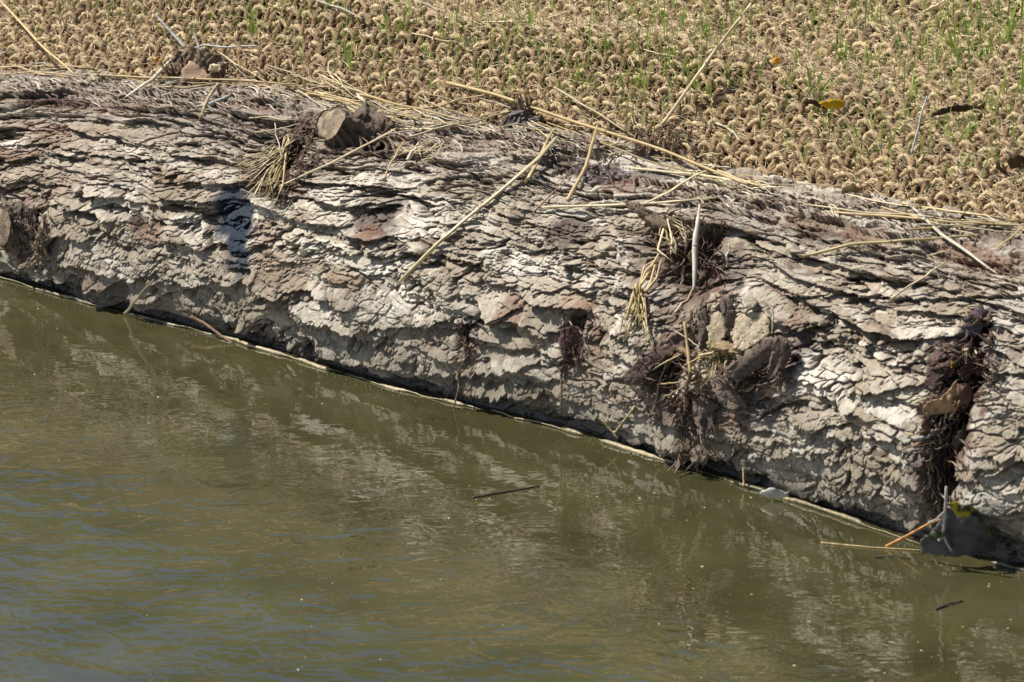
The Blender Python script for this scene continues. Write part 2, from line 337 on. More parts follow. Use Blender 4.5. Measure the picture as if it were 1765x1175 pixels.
    for x, y, ru, rv, c, st in [(405, 365, .026, .040, BLU, 1), (412, 400, .020, .034, BLU, 1), (420, 440, .010, .022, BLU, 1), (400, 330, .020, .018, BLU, .95), (455, 400, .02, .03, RED, .5), (260, 390, .028, .012, RED, .7), (240, 370, .016, .01, RES, .6), (655, 370, .026, .018, RES, .75), (640, 400, .02, .012, RED, .8),
                           (690, 350, .014, .01, RES, .7), (1030, 290, .045, .020, RES, .9), (1080, 320, .03, .016, RED, .7), (1020, 260, .02, .02, RED, .6), (985, 390, .02, .02, RES, .7), (960, 400, .012, .012, RES, .6), (885, 520, .016, .022, RED, .75), (800, 560, .016, .022, RES, .8), (810, 600, .016, .018, RED, .6),
                           (985, 575, .022, .03, RES, .85), (1010, 530, .016, .016, RED, .75), (985, 530, .025, .025, PNK, .5), (1025, 600, .012, .03, RED, .6), (1010, 650, .02, .016, PNK, .5), (1130, 440, .03, .04, BRN, .7), (1210, 440, .04, .05, BRN, .85), (1260, 460, .03, .03, RES, .6), (1180, 530, .05, .03, BRN, .6), (1230, 500, .03, .02, RED, .5),
                           (1140, 640, .03, .05, BRN, .9), (1190, 740, .02, .05, BRN, .85), (1240, 700, .03, .02, RED, .6), (1300, 700, .03, .02, RES, .6), (1250, 720, .035, .02, RED, .55), (1330, 620, .04, .03, BRN, .85), (1370, 560, .02, .02, RED, .5), (1385, 590, .012, .03, RES, .6), (1300, 380, .06, .03, BRN, .45), (1330, 350, .05, .012, RED, .5),
                           (1430, 400, .03, .008, RES, .6), (1410, 385, .05, .014, RED, .5), (1500, 400, .04, .012, RED, .5), (1690, 550, .014, .022, RES, .9), (1660, 620, .04, .03, RES, .85), (1640, 660, .03, .03, RED, .7), (1640, 710, .03, .04, BRN, .95), (1620, 780, .03, .05, RES, .9), (1615, 850, .02, .04, BRN, .95), (1660, 780, .02, .03, RED, .5), (1680, 440, .05, .02, RED, .7), (1740, 410, .04, .014, RES, .6),
                           (1240, 800, .05, .018, RES, .6), (1230, 760, .02, .02, RED, .5), (60, 400, .03, .05, BRN, .8), (30, 330, .03, .02, RED, .4), (100, 300, .09, .02, RED, .35), (300, 150, .08, .01, RES, .4), (150, 180, .12, .012, RED, .55), (130, 230, .06, .02, PNK, .5), (530, 210, .02, .03, BRN, .8), (480, 270, .03, .04, BRN, .8), (470, 180, .03, .012, RES, .5), (650, 250, .03, .02, BRN, .7),
                           (560, 290, .04, .03, (.2, .16, .12), .4), (1020, 720, .03, .02, BLU, .6), (1000, 730, .03, .012, RES, .6), (700, 600, .05, .02, BRN, .25), (500, 470, .05, .02, PNK, .3), (70, 215, .06, .014, RED, .6), (120, 175, .08, .010, RES, .55), (30, 260, .04, .016, RED, .55), (450, 190, .04, .010, RED, .6), (520, 300, .02, .03, RED, .45), (860, 250, .04, .010, RED, .5), (1120, 300, .04, .014, RES, .7), (1210, 340, .05, .012, RED, .6), (1560, 380, .06, .010, RED, .6), (720, 240, .04, .008, RED, .45), (600, 470, .03, .012, PNK, .6), (300, 300, .03, .012, RED, .5), (160, 470, .02, .012, PNK, .6), (820, 470, .05, .012, PNK, .25), (200, 480, .06, .012, BRN, .5), (1250, 690, .012, .014, BLU, .5)]:
        a, b = uv(x, y); w = win(a, b, ru*3.2, rv*3.2); Uw, Vw = U[w], V[w]; d = np.sqrt(((Uw-a)/ru)**2+((Vw-b)/rv)**2)*(1+.7*fbm(Uw/.016, Vw/.014, 2, 4, .65))
        C[w] = mix(C[w], c, (1-sstep(.5, 1.1, d))*st*(.90+.10*sstep(.25, .6, FJ[w])))
    C = mix(C, (.06, .038, .03), dark*.65)  # hollows painted darker through their own mask, standing in for shade
    # damp foot of the log
    damp = sstep(.13, .012, dw+.02*fbm(U/.05, V/.03, 5, 3)); C = mix(C, (.155, .135, .10), damp*.65)
    wet = sstep(.030, .010, dw+.012*fbm(U/.02, V/.01, 6, 3)); C = mix(C, (.06, .05, .038), wet*.85)
    C *= .93; C *= (1+.12*fbm(U/.004, V/.003, 5, 2))[..., None]
    gl = np.zeros_like(U)
    for x, y, ru, rv in [(1030, 290, .04, .02), (985, 575, .02, .03), (1690, 550, .014, .02), (800, 560, .014, .018), (1300, 700, .03, .02)]:
        a, b = uv(x, y); gl = np.maximum(gl, 1-sstep(.4, 1.1, np.sqrt(((U-a)/ru)**2+((V-b)/rv)**2)))
    wetm = np.clip(wet*1.0+gl*.65, 0, 1)
    # lips hang downwards: shift along the surface by a share of the height
    g = G1-(V+np.clip(H+.0062, -.004, .018)*(.02+.70*sstep(.11, .18, V)))/RM
    P = logpt(U.astype(float), g.astype(float), H.astype(float))
    return P, C, wetm, nu, nv
P_, C_, W_, nu_, nv_ = bark()
log = bpy.data.objects.new('fallen_log', None); COL.objects.link(log)
tag(log, 'large barked tree trunk lying along the edge of the water with grey flaking bark', 'log')
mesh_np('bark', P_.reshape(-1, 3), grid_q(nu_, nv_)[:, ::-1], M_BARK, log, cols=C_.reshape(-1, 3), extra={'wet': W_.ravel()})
# buried and submerged back half closes the trunk
sb = np.linspace(S0, S1, 120); gb = np.linspace(G1, G0+2*math.pi, 24)
SBm, GBm = np.meshgrid(sb, gb, indexing='ij'); PB = logpt(SBm, GBm, -.003)
mesh_np('underside', PB.reshape(-1, 3), grid_q(120, 24)[:, ::-1], material('under_bark', (.16, .12, .09), .9, bump=.003, bscale=80), log)
for sE, nm in ((S0, 'end_grain'), (S1, 'end_grain')):
    ga = np.linspace(0, 2*math.pi, 64, endpoint=False); rr = np.linspace(0.02, 1, 8)
    V = [centre(np.array([sE]))[0]+(-NI*math.cos(a)+ZZ*math.sin(a))*float(RAD(sE))*r for a in ga for r in rr]
    i = np.arange(64)[:, None]*8; i2 = (np.arange(64)[:, None]+1) % 64*8; j = np.arange(7)[None]
    mesh_np(nm, np.array(V), np.stack([i+j, i2+j, i2+j+1, i+j+1], -1).reshape(-1, 4), material('end_grain', (.42, .3, .18), .85, var=.3, vscale=90), log)

# ------------------------------------------------------------------ bank height field
def bank_z(x, y, und=True):
    x = np.asarray(x, float); y = np.asarray(y, float)
    s = (x-OO[0])*AX[0]+(y-OO[1])*AX[1]; t = (x-OO[0])*NI[0]+(y-OO[1])*NI[1]
    sc = np.clip(s, -1.25, .95); R = RAD(sc); t = t-WOF(sc)-R*math.cos(AL)
    z = R*(math.sin(AL)+.90) + np.where(t < .05, (t-.05)*.95, 0)
    tt = np.clip(t-.05, 0, None)
    z = z + .66*tt + .022*(1-np.exp(-tt/.03))
    if und: z = z + (.008*fbm(s/.22+3, t/.2+7, 2, 3)+.003*fbm(s/.06, t/.05, 5, 2))*sstep(0, .1, tt)
    z = z + .020*np.exp(-((t-.125)/.022)**2)*sstep(-1.0, -.7, s)*sstep(.35, .0, s)
    far = np.clip(t-1.0, 0, None); z = z - .03*far
    return z, s, t

# soil under the mat and the bank climbing away behind it
def build_ground():
    X = np.concatenate([np.linspace(-30, -1.6, 40), np.linspace(-1.5, 1.5, 150), np.linspace(1.6, 30, 40)])
    T = np.concatenate([np.linspace(-.11, 1.0, 70), np.linspace(1.05, 40, 90)**1.0])
    SSg, TTg = np.meshgrid(X, T, indexing='ij')
    sc = np.clip(SSg, -1.25, .95)
    Pg = OO+SSg[..., None]*AX+NI*(TTg+WOF(sc)+RAD(sc)*math.cos(AL))[..., None]
    z, _, _ = bank_z(Pg[..., 0], Pg[..., 1])
    Z = z-.016
    Z = np.where(TTg > 3, Z[..., :]*0+np.minimum(Z, 3.0+.1*np.sin(SSg)), Z)
    Pg[..., 2] = Z
    m = material('bank_soil', (.075, .05, .03), .95, .1, var=.4, vscale=60, bump=.004, bscale=120)
    N = m.node_tree; L = N.links
    p = N.nodes['Principled BSDF']; src = p.inputs['Base Color'].links[0].from_socket
    at = N.nodes.new('ShaderNodeAttribute'); at.attribute_name = 'green'
    mx = N.nodes.new('ShaderNodeMix'); mx.data_type = 'RGBA'; L.new(at.outputs['Fac'], mx.inputs[0]); L.new(src, mx.inputs[6]); mx.inputs[7].default_value = (.045, .06, .018, 1); L.new(mx.outputs[2], p.inputs['Base Color'])
    o = mesh_np('ground', Pg.reshape(-1, 3), grid_q(len(X), len(T))[:, ::-1], m, extra={'green': sstep(.95, 1.15, TTg).ravel()})
    tag(o, 'earth bank rising behind the mat', kind='structure')
build_ground()
# river bed
V = np.array([[-40, -40, -.45], [40, -40, -.45], [40, 40, -.45], [-40, 40, -.45]], float)
tag(mesh_np('river_bed', V, [[0, 1, 2, 3]], material('silt', (.12, .10, .05), .95)), 'silt bed under the water', kind='structure')

# ------------------------------------------------------------------ coir mat: really woven two-ply yarns
BE = math.radians(-34); PD = np.array([math.cos(BE), math.sin(BE)]); QD = np.array([-math.sin(BE), math.cos(BE)])
PITP, PITQ = .0112, .0094
def in_view(P, mg=380):
    X, Y = proj(P); return (X > -mg) & (X < 1765+mg) & (Y > -mg) & (Y < 620)
def mat_pt(a, b):   # a along PD, b along QD
    x = a*PD[0]+b*QD[0]; y = a*PD[1]+b*QD[1]
    wx = .006*fbm(x/.09, y/.09, 1, 3); wy = .006*fbm(x/.09+40, y/.09, 2, 3)
    return x+wx, y+wy
def build_mat():
    matb = MB(); tips = []
    amp = .0031; ns = 9; step = .0014
    rs = np.random.RandomState(5)
    ang = np.arange(ns)/ns*2*np.pi
    def yarn(fixed, k, along_p, lo, hi):
        l = np.arange(lo, hi, step)
        wig = .0024*fbm(l/.022, l*0+k*3.7, 3, 3)
        if along_p: x, y = mat_pt(l, fixed+wig); ph = np.cos(math.pi*l/PITP)*(1 if k % 2 else -1); r0 = .0032; base = (.47, .355, .21)
        else: x, y = mat_pt(fixed+wig, l); ph = -np.cos(math.pi*l/PITQ)*(1 if k % 2 else -1); r0 = .0035; base = (.22, .145, .08)  # cross yarns get a darker brown, shade painted into their colour
        z, s_, t = bank_z(x, y)
        z = z+amp*ph*(1+.9*fbm(l/.02, l*0+k, 4, 2)) + .0026*fbm(l/.010, l*0+k*2.1, 6, 3)*.7
        P = np.stack([x, y, z], 1)
        keep = (t > .012) & (t < .95)
        if keep.any():
            keep[keep] &= in_view(P[keep])
        if keep.sum() < 8: return
        i0 = np.argmax(keep); i1 = len(keep)-np.argmax(keep[::-1]); P = P[i0:i1]; l = l[i0:i1]
        n = len(P); T, A, B = frames(P)
        tw = l/.009*2*np.pi + rs.rand()*6 + 1.2*fbm(l/.02, l*0+k, 2, 2)
        a = ang[None]-0*tw[:, None]
        ply = np.abs(np.cos((a-tw[:, None])))
        rr = r0*(.66+.36*ply)*(1+.30*(noise(l[:, None]/.0022+k*5, a*1.7+l[:, None]/.004, 5)-.5)*2+.28*fbm(l/.009, l*0+k, 7, 3)[:, None])
        V = P[:, None]+A[:, None]*(np.cos(a)*rr)[..., None]+B[:, None]*(np.sin(a)*rr*.92)[..., None]
        i = np.arange(n-1)[:, None]*ns; j = np.arange(ns)[None]; j2 = (j+1) % ns
        Q = np.stack([i+j, i+j2, i+ns+j2, i+ns+j], -1).reshape(-1, 4)
        br = 1+.22*fbm(l/.02, l*0+k, 1, 3)[:, None]+.2*(noise(l[:, None]/.004, a+k, 3)-.5)+.0*a
        br = br*(.75+.5*noise(l[:, None]/.008-ang[None]*1.3, ang[None]*4+k, 2)); c = np.array(base)*br[..., None]
        matb.V.append(V.reshape(-1, 3)); matb.Q.append(Q+matb.n); matb.C.append(c.reshape(-1, 3)); matb.n += len(V)*ns
        tips.append((P, T))
    for k in range(-110, 110):
        yarn(k*PITQ, k, True, -1.5, 1.5)
    for k in range(-110, 110):
        yarn(k*PITP, k, False, -1.5, 1.5)
    mt = bpy.data.objects.new('coir_mat', None); COL.objects.link(mt)
    tag(mt, 'brown woven coir erosion mat spread over the bank behind the log', 'mat')
    matb.build('yarn_weave', M_COIR, mt)
    # loose fibres
    allP = np.vstack([p for p, t in tips]); allT = np.vstack([t for p, t in tips])
    n = 210000; idx = rs.randint(0, len(allP), n); p0 = allP[idx]; t0 = allT[idx]
    d = t0*rs.choice([-1, 1], n)[:, None]*.9 + rs.normal(0, .75, (n, 3)); d[:, 2] = np.abs(d[:, 2])*.8+.05; d /= np.linalg.norm(d, axis=1)[:, None]
    L = .004+.010*rs.rand(n)**2; off = rs.normal(0, .0028, (n, 3)); off[:, 2] = np.abs(off[:, 2])+.0018
    q0 = p0+off; side = np.cross(d, np.array([0, -.9, .4])); side /= np.linalg.norm(side, axis=1)[:, None]
    w_ = (.00013+.00022*rs.rand(n))[:, None]; b = rs.normal(0, .35, (n, 3))
    pts = []
    for f in (0, .5, 1.0):
        c = q0+d*(L*f)[:, None]+b*(L*f*f)[:, None]-np.array([0, 0, 1])*(L*f*f*.3)[:, None]
        ww = w_*(1 if f < 1 else .4); pts += [c-side*ww, c+side*ww]
    V = np.stack(pts, 1).reshape(-1, 3); i = np.arange(n)[:, None]*6
    Q = np.concatenate([i+np.array([[0, 1, 3, 2]]), i+np.array([[2, 3, 5, 4]])])
    br = (.7+.75*rs.rand(n))[:, None]; c = np.repeat(np.array([[.54, .425, .265]])*br, 6, 0)
    o = mesh_np('loose_fibre', V, Q, M_FIBRE, mt, cols=c); o['kind'] = 'stuff'
build_mat()

# ------------------------------------------------------------------ surface to lay things on
sub = P_[::4, ::3].reshape(-1, 3); q1 = grid_q(len(range(0, nu_, 4)), len(range(0, nv_, 3)))
xs = np.linspace(-1.3, 1.3, 200); ys = np.linspace(-1.0, 2.2, 240); XX, YY = np.meshgrid(xs, ys, indexing='ij')
zz, _, _ = bank_z(XX, YY); G = np.stack([XX, YY, zz+.005], -1).reshape(-1, 3)
BV = BVHTree.FromPolygons([tuple(p) for p in np.vstack([sub, G]).tolist()], [tuple(q) for q in np.vstack([q1, grid_q(200, 240, len(sub))]).tolist()])
def depth(px, py):
    d = ray(px, py); h = BV.ray_cast(Vector(CAM), Vector(d)); tz = -CAM[2]/d[2]
    if h[0] is None: return tz
    return min(h[3], tz)
def hit(px, py, lift=0.0):
    d = ray(px, py); t = depth(px, py)-lift; return CAM+d*t
def hitn(px, py):
    h = BV.ray_cast(Vector(CAM), Vector(ray(px, py))); n = h[1]
    if n is None: return np.array([0, 0, 1.0])
    n = np.array(n); return n if n@ray(px, py) < 0 else -n
PX = 1/1765.0       # metres per photo pixel at the log
def lay(pts, clear=.002, l0=0.0, l1=0.0, stiff=None, n=26):
    """3D path of a stem resting on the ground or log under a pixel polyline"""
    pts = np.array(pts, float); seg = np.hypot(*np.diff(pts, axis=0).T); cum = np.concatenate([[0], np.cumsum(seg)])/seg.sum()
    lam = np.linspace(0, 1, n); px = np.interp(lam, cum, pts[:, 0]); py = np.interp(lam, cum, pts[:, 1])
    d = np.array([depth(a, b) for a, b in zip(px, py)])-clear
    if stiff is None: stiff = len(pts) == 2
    # lower convex hull of the depths
    hull = []
    for i in range(n):
        while len(hull) >= 2 and (d[hull[-1]]-d[hull[-2]])*(i-hull[-2]) >= (d[i]-d[hull[-2]])*(hull[-1]-hull[-2]): hull.pop()
        hull.append(i)
    if stiff:
        for a, b in zip(hull[:-1], hull[1:]):
            if a <= n/2 <= b: break
        dd = d[a]+(d[b]-d[a])*(np.arange(n)-a)/(b-a)
    else:
        dd = np.interp(np.arange(n), hull, d[hull])
        k = np.array([.25, .5, .25])
        for _ in range(3): dd = np.minimum(np.convolve(np.pad(dd, 1, 'edge'), k, 'valid'), dd)
    dd = dd-np.maximum(l0*(1-lam), 0)-np.maximum(l1*lam, 0)
    return np.array([CAM+ray(a, b)*t for a, b, t in zip(px, py, dd)])
# ------------------------------------------------------------------ straws
TONE = {'pale': (.60, .50, .30), 'gold': (.47, .35, .17), 'dull': (.36, .29, .17), 'white': (.50, .45, .34), 'grey': (.33, .32, .30), 'brown': (.20, .13, .08), 'dark': (.07, .055, .045), 'orange': (.42, .22, .08), 'olive': (.30, .24, .10)}
def straw(pts, wpx, tone, label, group, l0=0, l1=0, name='straw', cat='straw', stiff=None, taper=.35, mat=None, clear=.0015, wob=1.0, node=None):
    r = wpx*PX*.46; P = lay(pts, clear+r, l0, l1, stiff)
    n = len(P); lam = np.linspace(0, 1, n); seed = int(abs(pts[0][0]*13+pts[0][1]*7)) % 9999; rs = np.random.RandomState(seed)
    if wob:
        wv = (fbm(lam*3+seed, lam*0+1.3, 1, 2)[:, None]*RT+fbm(lam*3+seed, lam*0+7.3, 2, 2)[:, None]*UP)*wob*.0024; P = P+wv*np.sin(lam*np.pi)[:, None]
    R = r*(1-taper*lam**2)
    if tone == 'white' and wpx >= 8: R = r*(.35+.75*np.sin(np.pi*np.clip(lam*1.1, 0, 1))**.6)
    V, Q = tube(P, R, 8, .6, .08, seed)
    c = np.array(TONE[tone])*(.88+.24*rs.rand()); cc = np.repeat(c[None]*(1+.18*fbm(lam*6+seed, lam*0, 3, 3))[:, None], 8, 0)
    ang = np.tile(np.arange(8), n); cc = cc*(.68+.5*rs.rand(8))[ang][:, None]*(1+.2*(rs.rand(len(cc))-.5))[:, None]
    cc = np.vstack([cc, c[None]*.6, c[None]*.6])
    mb = MB(); mb.add(V, Q, cc)
    if node:
        for f in node:
            k = int(f*(n-1)); k = min(max(k, 1), n-2); V, Q = tube(P[k-1:k+2]*.3+P[k]*.7, r*1.1, 8, .7); mb.add(V, Q, c*.75)
    o = mb.build(name, mat or M_STRAW); tag(o, label, cat, group); return o
GS = 'individual straws lying over the log and mat'
ST = [
 ([(690, 485), (760, 415), (860, 330), (930, 272), (958, 238)], 11, 'pale', 'longest pale straw slanting down the middle of the log face', 0, .004),
 ([(905, 315), (930, 265), (955, 222)], 6, 'gold', 'short bent golden straw beside the upper end of the longest slanting straw', 0, .004),
 ([(480, 322), (560, 285), (685, 220)], 7, 'pale', 'pale straw crossing in front of the sawn branch knot', .0, .01),
 ([(978, 345), (1010, 285), (1030, 215)], 7, 'gold', 'upright golden straw standing over the dark resin patch', 0, .02),
 ([(1140, 215), (1295, 5)], 10, 'pale', 'tall straight whitish straw leaning up over the mat', 0, .05),
 ([(770, 142), (860, 165), (960, 200), (1065, 235), (1150, 262), (1290, 318)], 11, 'gold', 'very long thick golden straw lying along the mat edge', 0, 0),
 ([(955, 150), (1010, 180), (1080, 227)], 7, 'dull', 'dull straw lying on the mat above the thick golden straw', 0.01, 0),
 ([(145, 128), (300, 134), (400, 137), (510, 146)], 8, 'gold', 'long horizontal straw under the splintered stump', .006, .006),
 ([(250, 149), (330, 150), (400, 140)], 8, 'dull', 'split brown straw just below the long horizontal straw', .004, .008),
 ([(215, 168), (265, 130), (312, 88)], 8, 'white', 'pale folded reed rising from the bark to its bend on the stump', .0, .02),
 ([(312, 88), (355, 80), (445, 78)], 7, 'grey', 'grey reed running right from the bend above the stump', .02, .01),
 ([(316, 90), (355, 112)], 6, 'pale', 'short pale straw hanging across the splintered stump', .02, .012),
 ([(0, 0), (60, 65), (130, 130)], 8, 'gold', 'golden straw leaning over the mat in the top left corner', .03, .0),
 ([(0, 115), (70, 112), (160, 118)], 5, 'pale', 'pale straw lying level at the left edge of the mat', 0, 0),
 ([(0, 128), (60, 122), (150, 132)], 5, 'gold', 'lower of two level straws at the left edge of the mat', 0, 0),
 ([(375, 88), (420, 118), (460, 140)], 6, 'gold', 'golden straw sloping down right of the stump', .01, 0),
 ([(405, 68), (440, 115), (460, 130)], 6, 'brown', 'brown straw leaning behind the horizontal straws right of the stump', .02, 0),
 ([(392, 98), (425, 132)], 4, 'white', 'thin white straw beside the stump', .01, 0),
 ([(460, 112), (500, 125), (560, 148)], 5, 'dull', 'thin dull straw trailing over the mat edge between stump and knot', .004, 0),
 ([(530, 160), (600, 175), (660, 195), (760, 210)], 8, 'gold', 'golden straw across the top of the sawn branch knot', 0.006, 0),
 ([(620, 162), (700, 180), (800, 208)], 8, 'gold', 'golden straw on top of the matted heap', .006, 0),
 ([(615, 160), (640, 190)], 8, 'white', 'white torn straw end poking out of the matted heap', .012, 0),
 ([(600, 185), (640, 210), (670, 225)], 5, 'pale', 'thin pale straw dropping from the knot top into its shade', .012, .004),
 ([(680, 222), (760, 220), (840, 213)], 7, 'pale', 'pale straw lying flat below the matted heap', 0, 0),
 ([(700, 237), (790, 215), (880, 192)], 6, 'dull', 'slim dull straw slanting up right from the heap', 0, 0.004),
 ([(650, 192), (760, 180), (890, 155)], 6, 'gold', 'straw rising right from the heap onto the mat', .004, 0),
 ([(835, 227), (890, 212), (935, 198)], 6, 'dull', 'short dull straw ending beside the dark stub on the log crest', 0, .004),
 ([(912, 214), (950, 240)], 5, 'pale', 'short pale straw just below the long thick golden straw', .003, 0),
 ([(662, 308), (680, 270), (697, 243)], 4, 'gold', 'small thin straw leaning on the bark right of the sawn knot', 0, .01),
 ([(702, 275), (722, 245)], 5, 'white', 'stubby white straw right of the small thin straw', 0, .004),
 ([(604, 308), (622, 322)], 4, 'pale', 'tiny pale straw chip on bark below the sawn knot', 0, 0),
 ([(430, 203), (470, 203), (515, 207)], 5, 'pale', 'pale level straw left of the sawn knot', .0, .004),
 ([(440, 228), (480, 220), (518, 213)], 4, 'pale', 'thin pale straw just below the level one left of the sawn knot', 0, .004),
 ([(474, 212), (485, 270)], 3, 'white', 'fine white straw standing above the straw clump', .004, .004),
 ([(935, 357), (1040, 352), (1180, 345), (1240, 340)], 8, 'pale', 'long pale straw lying level right of the dark resin patch', 0, 0),
 ([(1090, 290), (1150, 297), (1210, 303), (1310, 318)], 9, 'pale', 'broad pale straw along the log crest beside the mat', 0, 0),
 ([(1035, 245), (1110, 275), (1200, 300), (1285, 330)], 6, 'olive', 'olive straw running under the thick golden straw', 0, 0),
 ([(1150, 262), (1220, 290), (1310, 320)], 6, 'gold', 'golden straw tucked under the mat edge', 0, 0),
 ([(1095, 360), (1160, 325), (1235, 285)], 6, 'pale', 'pale straw rising across the crest straws', .0, .01),
 ([(1200, 270), (1240, 265)], 4, 'pale', 'short pale straw on the mat just above the crest straws', 0, .006),
 ([(1350, 302), (1385, 318)], 5, 'dull', 'short dull straw at the mat edge on the right half', 0, 0),
 ([(1310, 318), (1390, 317), (1460, 322)], 4, 'pale', 'thin pale straw tracing the mat edge', 0, 0),
 ([(1196, 500), (1198, 420), (1206, 352)], 11, 'white', 'upright white reed blade in front of the dark hollow', 0.01, .012),
 ([(1253, 460), (1257, 420)], 7, 'white', 'short white straw stub standing right of the white reed blade', 0, .01),
 ([(1160, 540), (1185, 515), (1195, 495)], 4, 'dull', 'curved dull straw below the white reed blade', 0, 0),
 ([(1380, 442), (1460, 425), (1560, 412), (1680, 405)], 9, 'olive', 'long olive straw lying across the right part of the log', 0, 0.005),
 ([(1565, 350), (1625, 405), (1720, 472)], 9, 'white', 'whitish straw sloping down from the mat edge on the right', .006, 0.006),
 ([(1555, 350), (1640, 365), (1765, 382)], 8, 'gold', 'golden straw along the mat edge in the right heap', 0, 0),
 ([(1385, 352), (1480, 362), (1600, 375), (1700, 385)], 7, 'dull', 'long dull straw lying at the log crest on the right', 0, 0),
 ([(1430, 365), (1550, 373), (1640, 383), (1765, 388)], 8, 'gold', 'broad golden straw at the log crest on the right', 0, 0),
 ([(1460, 335), (1540, 350), (1600, 360)], 5, 'pale', 'pale straw leaving the curled scrap at the mat edge', .003, 0),
 ([(1565, 395), (1650, 392), (1765, 378)], 6, 'olive', 'olive straw crossing under the whitish sloping straw', 0, 0),
 ([(1600, 350), (1640, 395)], 4, 'white', 'thin white straw crossing the right heap', .004, 0),
 ([(1530, 522), (1570, 490), (1632, 450)], 6, 'dull', 'dull straw casting its shadow on pale bark on the right', 0, .02),
 ([(1600, 440), (1640, 430)], 4, 'pale', 'short straw at the head of the reddish patch on the right', 0, .004),
 ([(1715, 430), (1765, 390)], 4, 'gold', 'slim straw at the right edge above the bark', 0, .004),
 ([(215, 540), (240, 512), (265, 482)], 6, 'dull', 'dull straw with one end in the water at the left', 0, .01),
 ([(1180, 555), (1186, 600), (1190, 650)], 7, 'gold', 'upright golden straw in front of the dark root hollow', .01, .012),
 ([(1085, 657), (1140, 628), (1185, 605)], 5, 'pale', 'pale straw slanting across the dark root hollow', .01, .012),
 ([(1205, 612), (1240, 606), (1280, 602)], 6, 'pale', 'pale straw lying below the pale broken wood', .012, .01),
 ([(1132, 662), (1180, 656)], 5, 'gold', 'short level straw low in the dark root hollow', .01, .01),
 ([(1163, 570), (1222, 606)], 4, 'dull', 'thin straw crossing behind the upright golden straw', .01, .01),
 ([(1125, 710), (1138, 655), (1150, 620)], 5, 'dull', 'dull straw standing at the left of the dark root hollow', .0, .01),
 ([(1137, 690), (1180, 665)], 4, 'dull', 'thin straw at the foot of the dark root hollow', .004, .008),
 ([(1160, 685), (1170, 660)], 4, 'white', 'tiny white straw at the foot of the dark root hollow', .008, .008),
 ([(1253, 590), (1250, 635)], 4, 'gold', 'small upright straw below the pale broken wood', .01, .01),
 ([(1331, 530), (1331, 575)], 4, 'pale', 'thin knobbed straw right of the pale broken wood', .002, .006),
 ([(980, 553), (1004, 575)], 5, 'white', 'short white straw by the resin knot on the lower log', 0, .006),
 ([(1655, 640), (1700, 640)], 4, 'pale', 'pale straw across the debris crevice', .006, .006),
 ([(1650, 655), (1680, 635)], 4, 'white', 'tiny white straw in the debris crevice', .006, .006),
 ([(1575, 695), (1610, 680)], 4, 'pale', 'short pale straw at the left rim of the debris crevice', 0, .004),
 ([(1560, 745), (1590, 757), (1630, 757)], 5, 'olive', 'curved olive stem below the large dead leaf', .002, .006),
 ([(1610, 725), (1622, 765)], 6, 'gold', 'gold stem fragment below the large dead leaf', .006, .006),
 ([(1628, 735), (1632, 705)], 5, 'pale', 'upright pale stem tip over the large dead leaf', .01, .012),
 ([(1635, 725), (1655, 690)], 5, 'gold', 'golden stem tip right of the large dead leaf', .008, .012),
 ([(545, 0), (590, 14), (625, 32)], 7, 'white', 'whitish straw on the mat at the top of the photo', .0, .006),
 ([(715, 0), (770, 20)], 7, 'white', 'whitish straw cut off by the top edge near the middle', 0, .004),
 ([(840, 38), (930, 33), (985, 18)], 6, 'pale', 'pale straw lying on the mat near the top middle', 0, .004),
 ([(710, 57), (760, 68), (790, 72)], 4, 'pale', 'thin pale straw on the mat in the upper middle', 0, 0),
 ([(1590, 22), (1630, 0)], 8, 'pale', 'short pale straw at the top edge on the right', 0, .006),
 ([(1235, 212), (1265, 225), (1275, 242)], 6, 'white', 'small white bent straw lying on the mat', 0, 0),
 ([(1110, 85), (1165, 97)], 4, 'pale', 'pale straw chip on the mat right of the middle', 0, 0),
 ([(1571, 265), (1583, 215), (1598, 165)], 7, 'grey', 'grey spindle shaped grass blade on the mat', .0, .03),
 ([(1740, 220), (1765, 198)], 4, 'white', 'short whitish straw at the right edge of the mat', 0, 0),
 ([(380, 60), (372, 78)], 3, 'pale', 'tiny straw on the mat above the stump', 0, 0),
 ([(0, 96), (15, 85)], 5, 'white', 'whitish straw end at the left edge of the mat', 0, 0.004),
]
for p, w_, tn, lb, a, b in ST:
    straw(p, w_, tn, lb, GS, a, b, node=(.55,) if w_ >= 8 else None)
rs = np.random.RandomState(21)
def heap(n_, x0, x1, y0, y1, sl, label, L=(30, 90), wr=(2.2, 5), jit=14, group=None):
    n = int(n_*1.35)
    for i in range(n):
        x = rs.uniform(x0, x1); y = y0+(y1-y0)*(x-x0)/(x1-x0)+rs.normal(0, jit); l = rs.uniform(*L)/2; a = math.atan(sl)+rs.normal(0, .22)
        straw([(x-l*math.cos(a), y-l*math.sin(a)), (x+l*math.cos(a), y+l*math.sin(a))], rs.uniform(*wr), rs.choice(['pale', 'gold', 'dull', 'pale', 'white']), label, group, rs.rand()*.005, rs.rand()*.005, wob=.6)
heap(26, 610, 770, 185, 214, .1, 'one of the short straws matted together in the heap right of the sawn knot', group='straws matted together right of the sawn knot', jit=10)
heap(10, 1195, 1330, 285, 322, .35, 'one of the small straws matted at the mat corner above the log crest', (25, 70), group='small straws matted at the mat corner', jit=7)
heap(13, 1560, 1765, 365, 392, .12, 'one of the small straws gathered along the right end of the log crest', (40, 110), group='small straws along the right end of the crest', jit=9)
heap(12, 300, 560, 118, 158, .1, 'one of the small straws caught on the crest between stump and knot', (25, 70), group='small straws on the crest near the stump', jit=12)
heap(8, 690, 800, 262, 250, -.3, 'one of the fine straw bits on bark below the matted heap', (12, 40), (2, 3.5), group='fine straw bits on the bark', jit=14)
heap(10, 0, 170, 112, 130, .05, 'one of the small straws caught along the mat edge at the left', (20, 60), group='small straws at the left mat edge', jit=7)

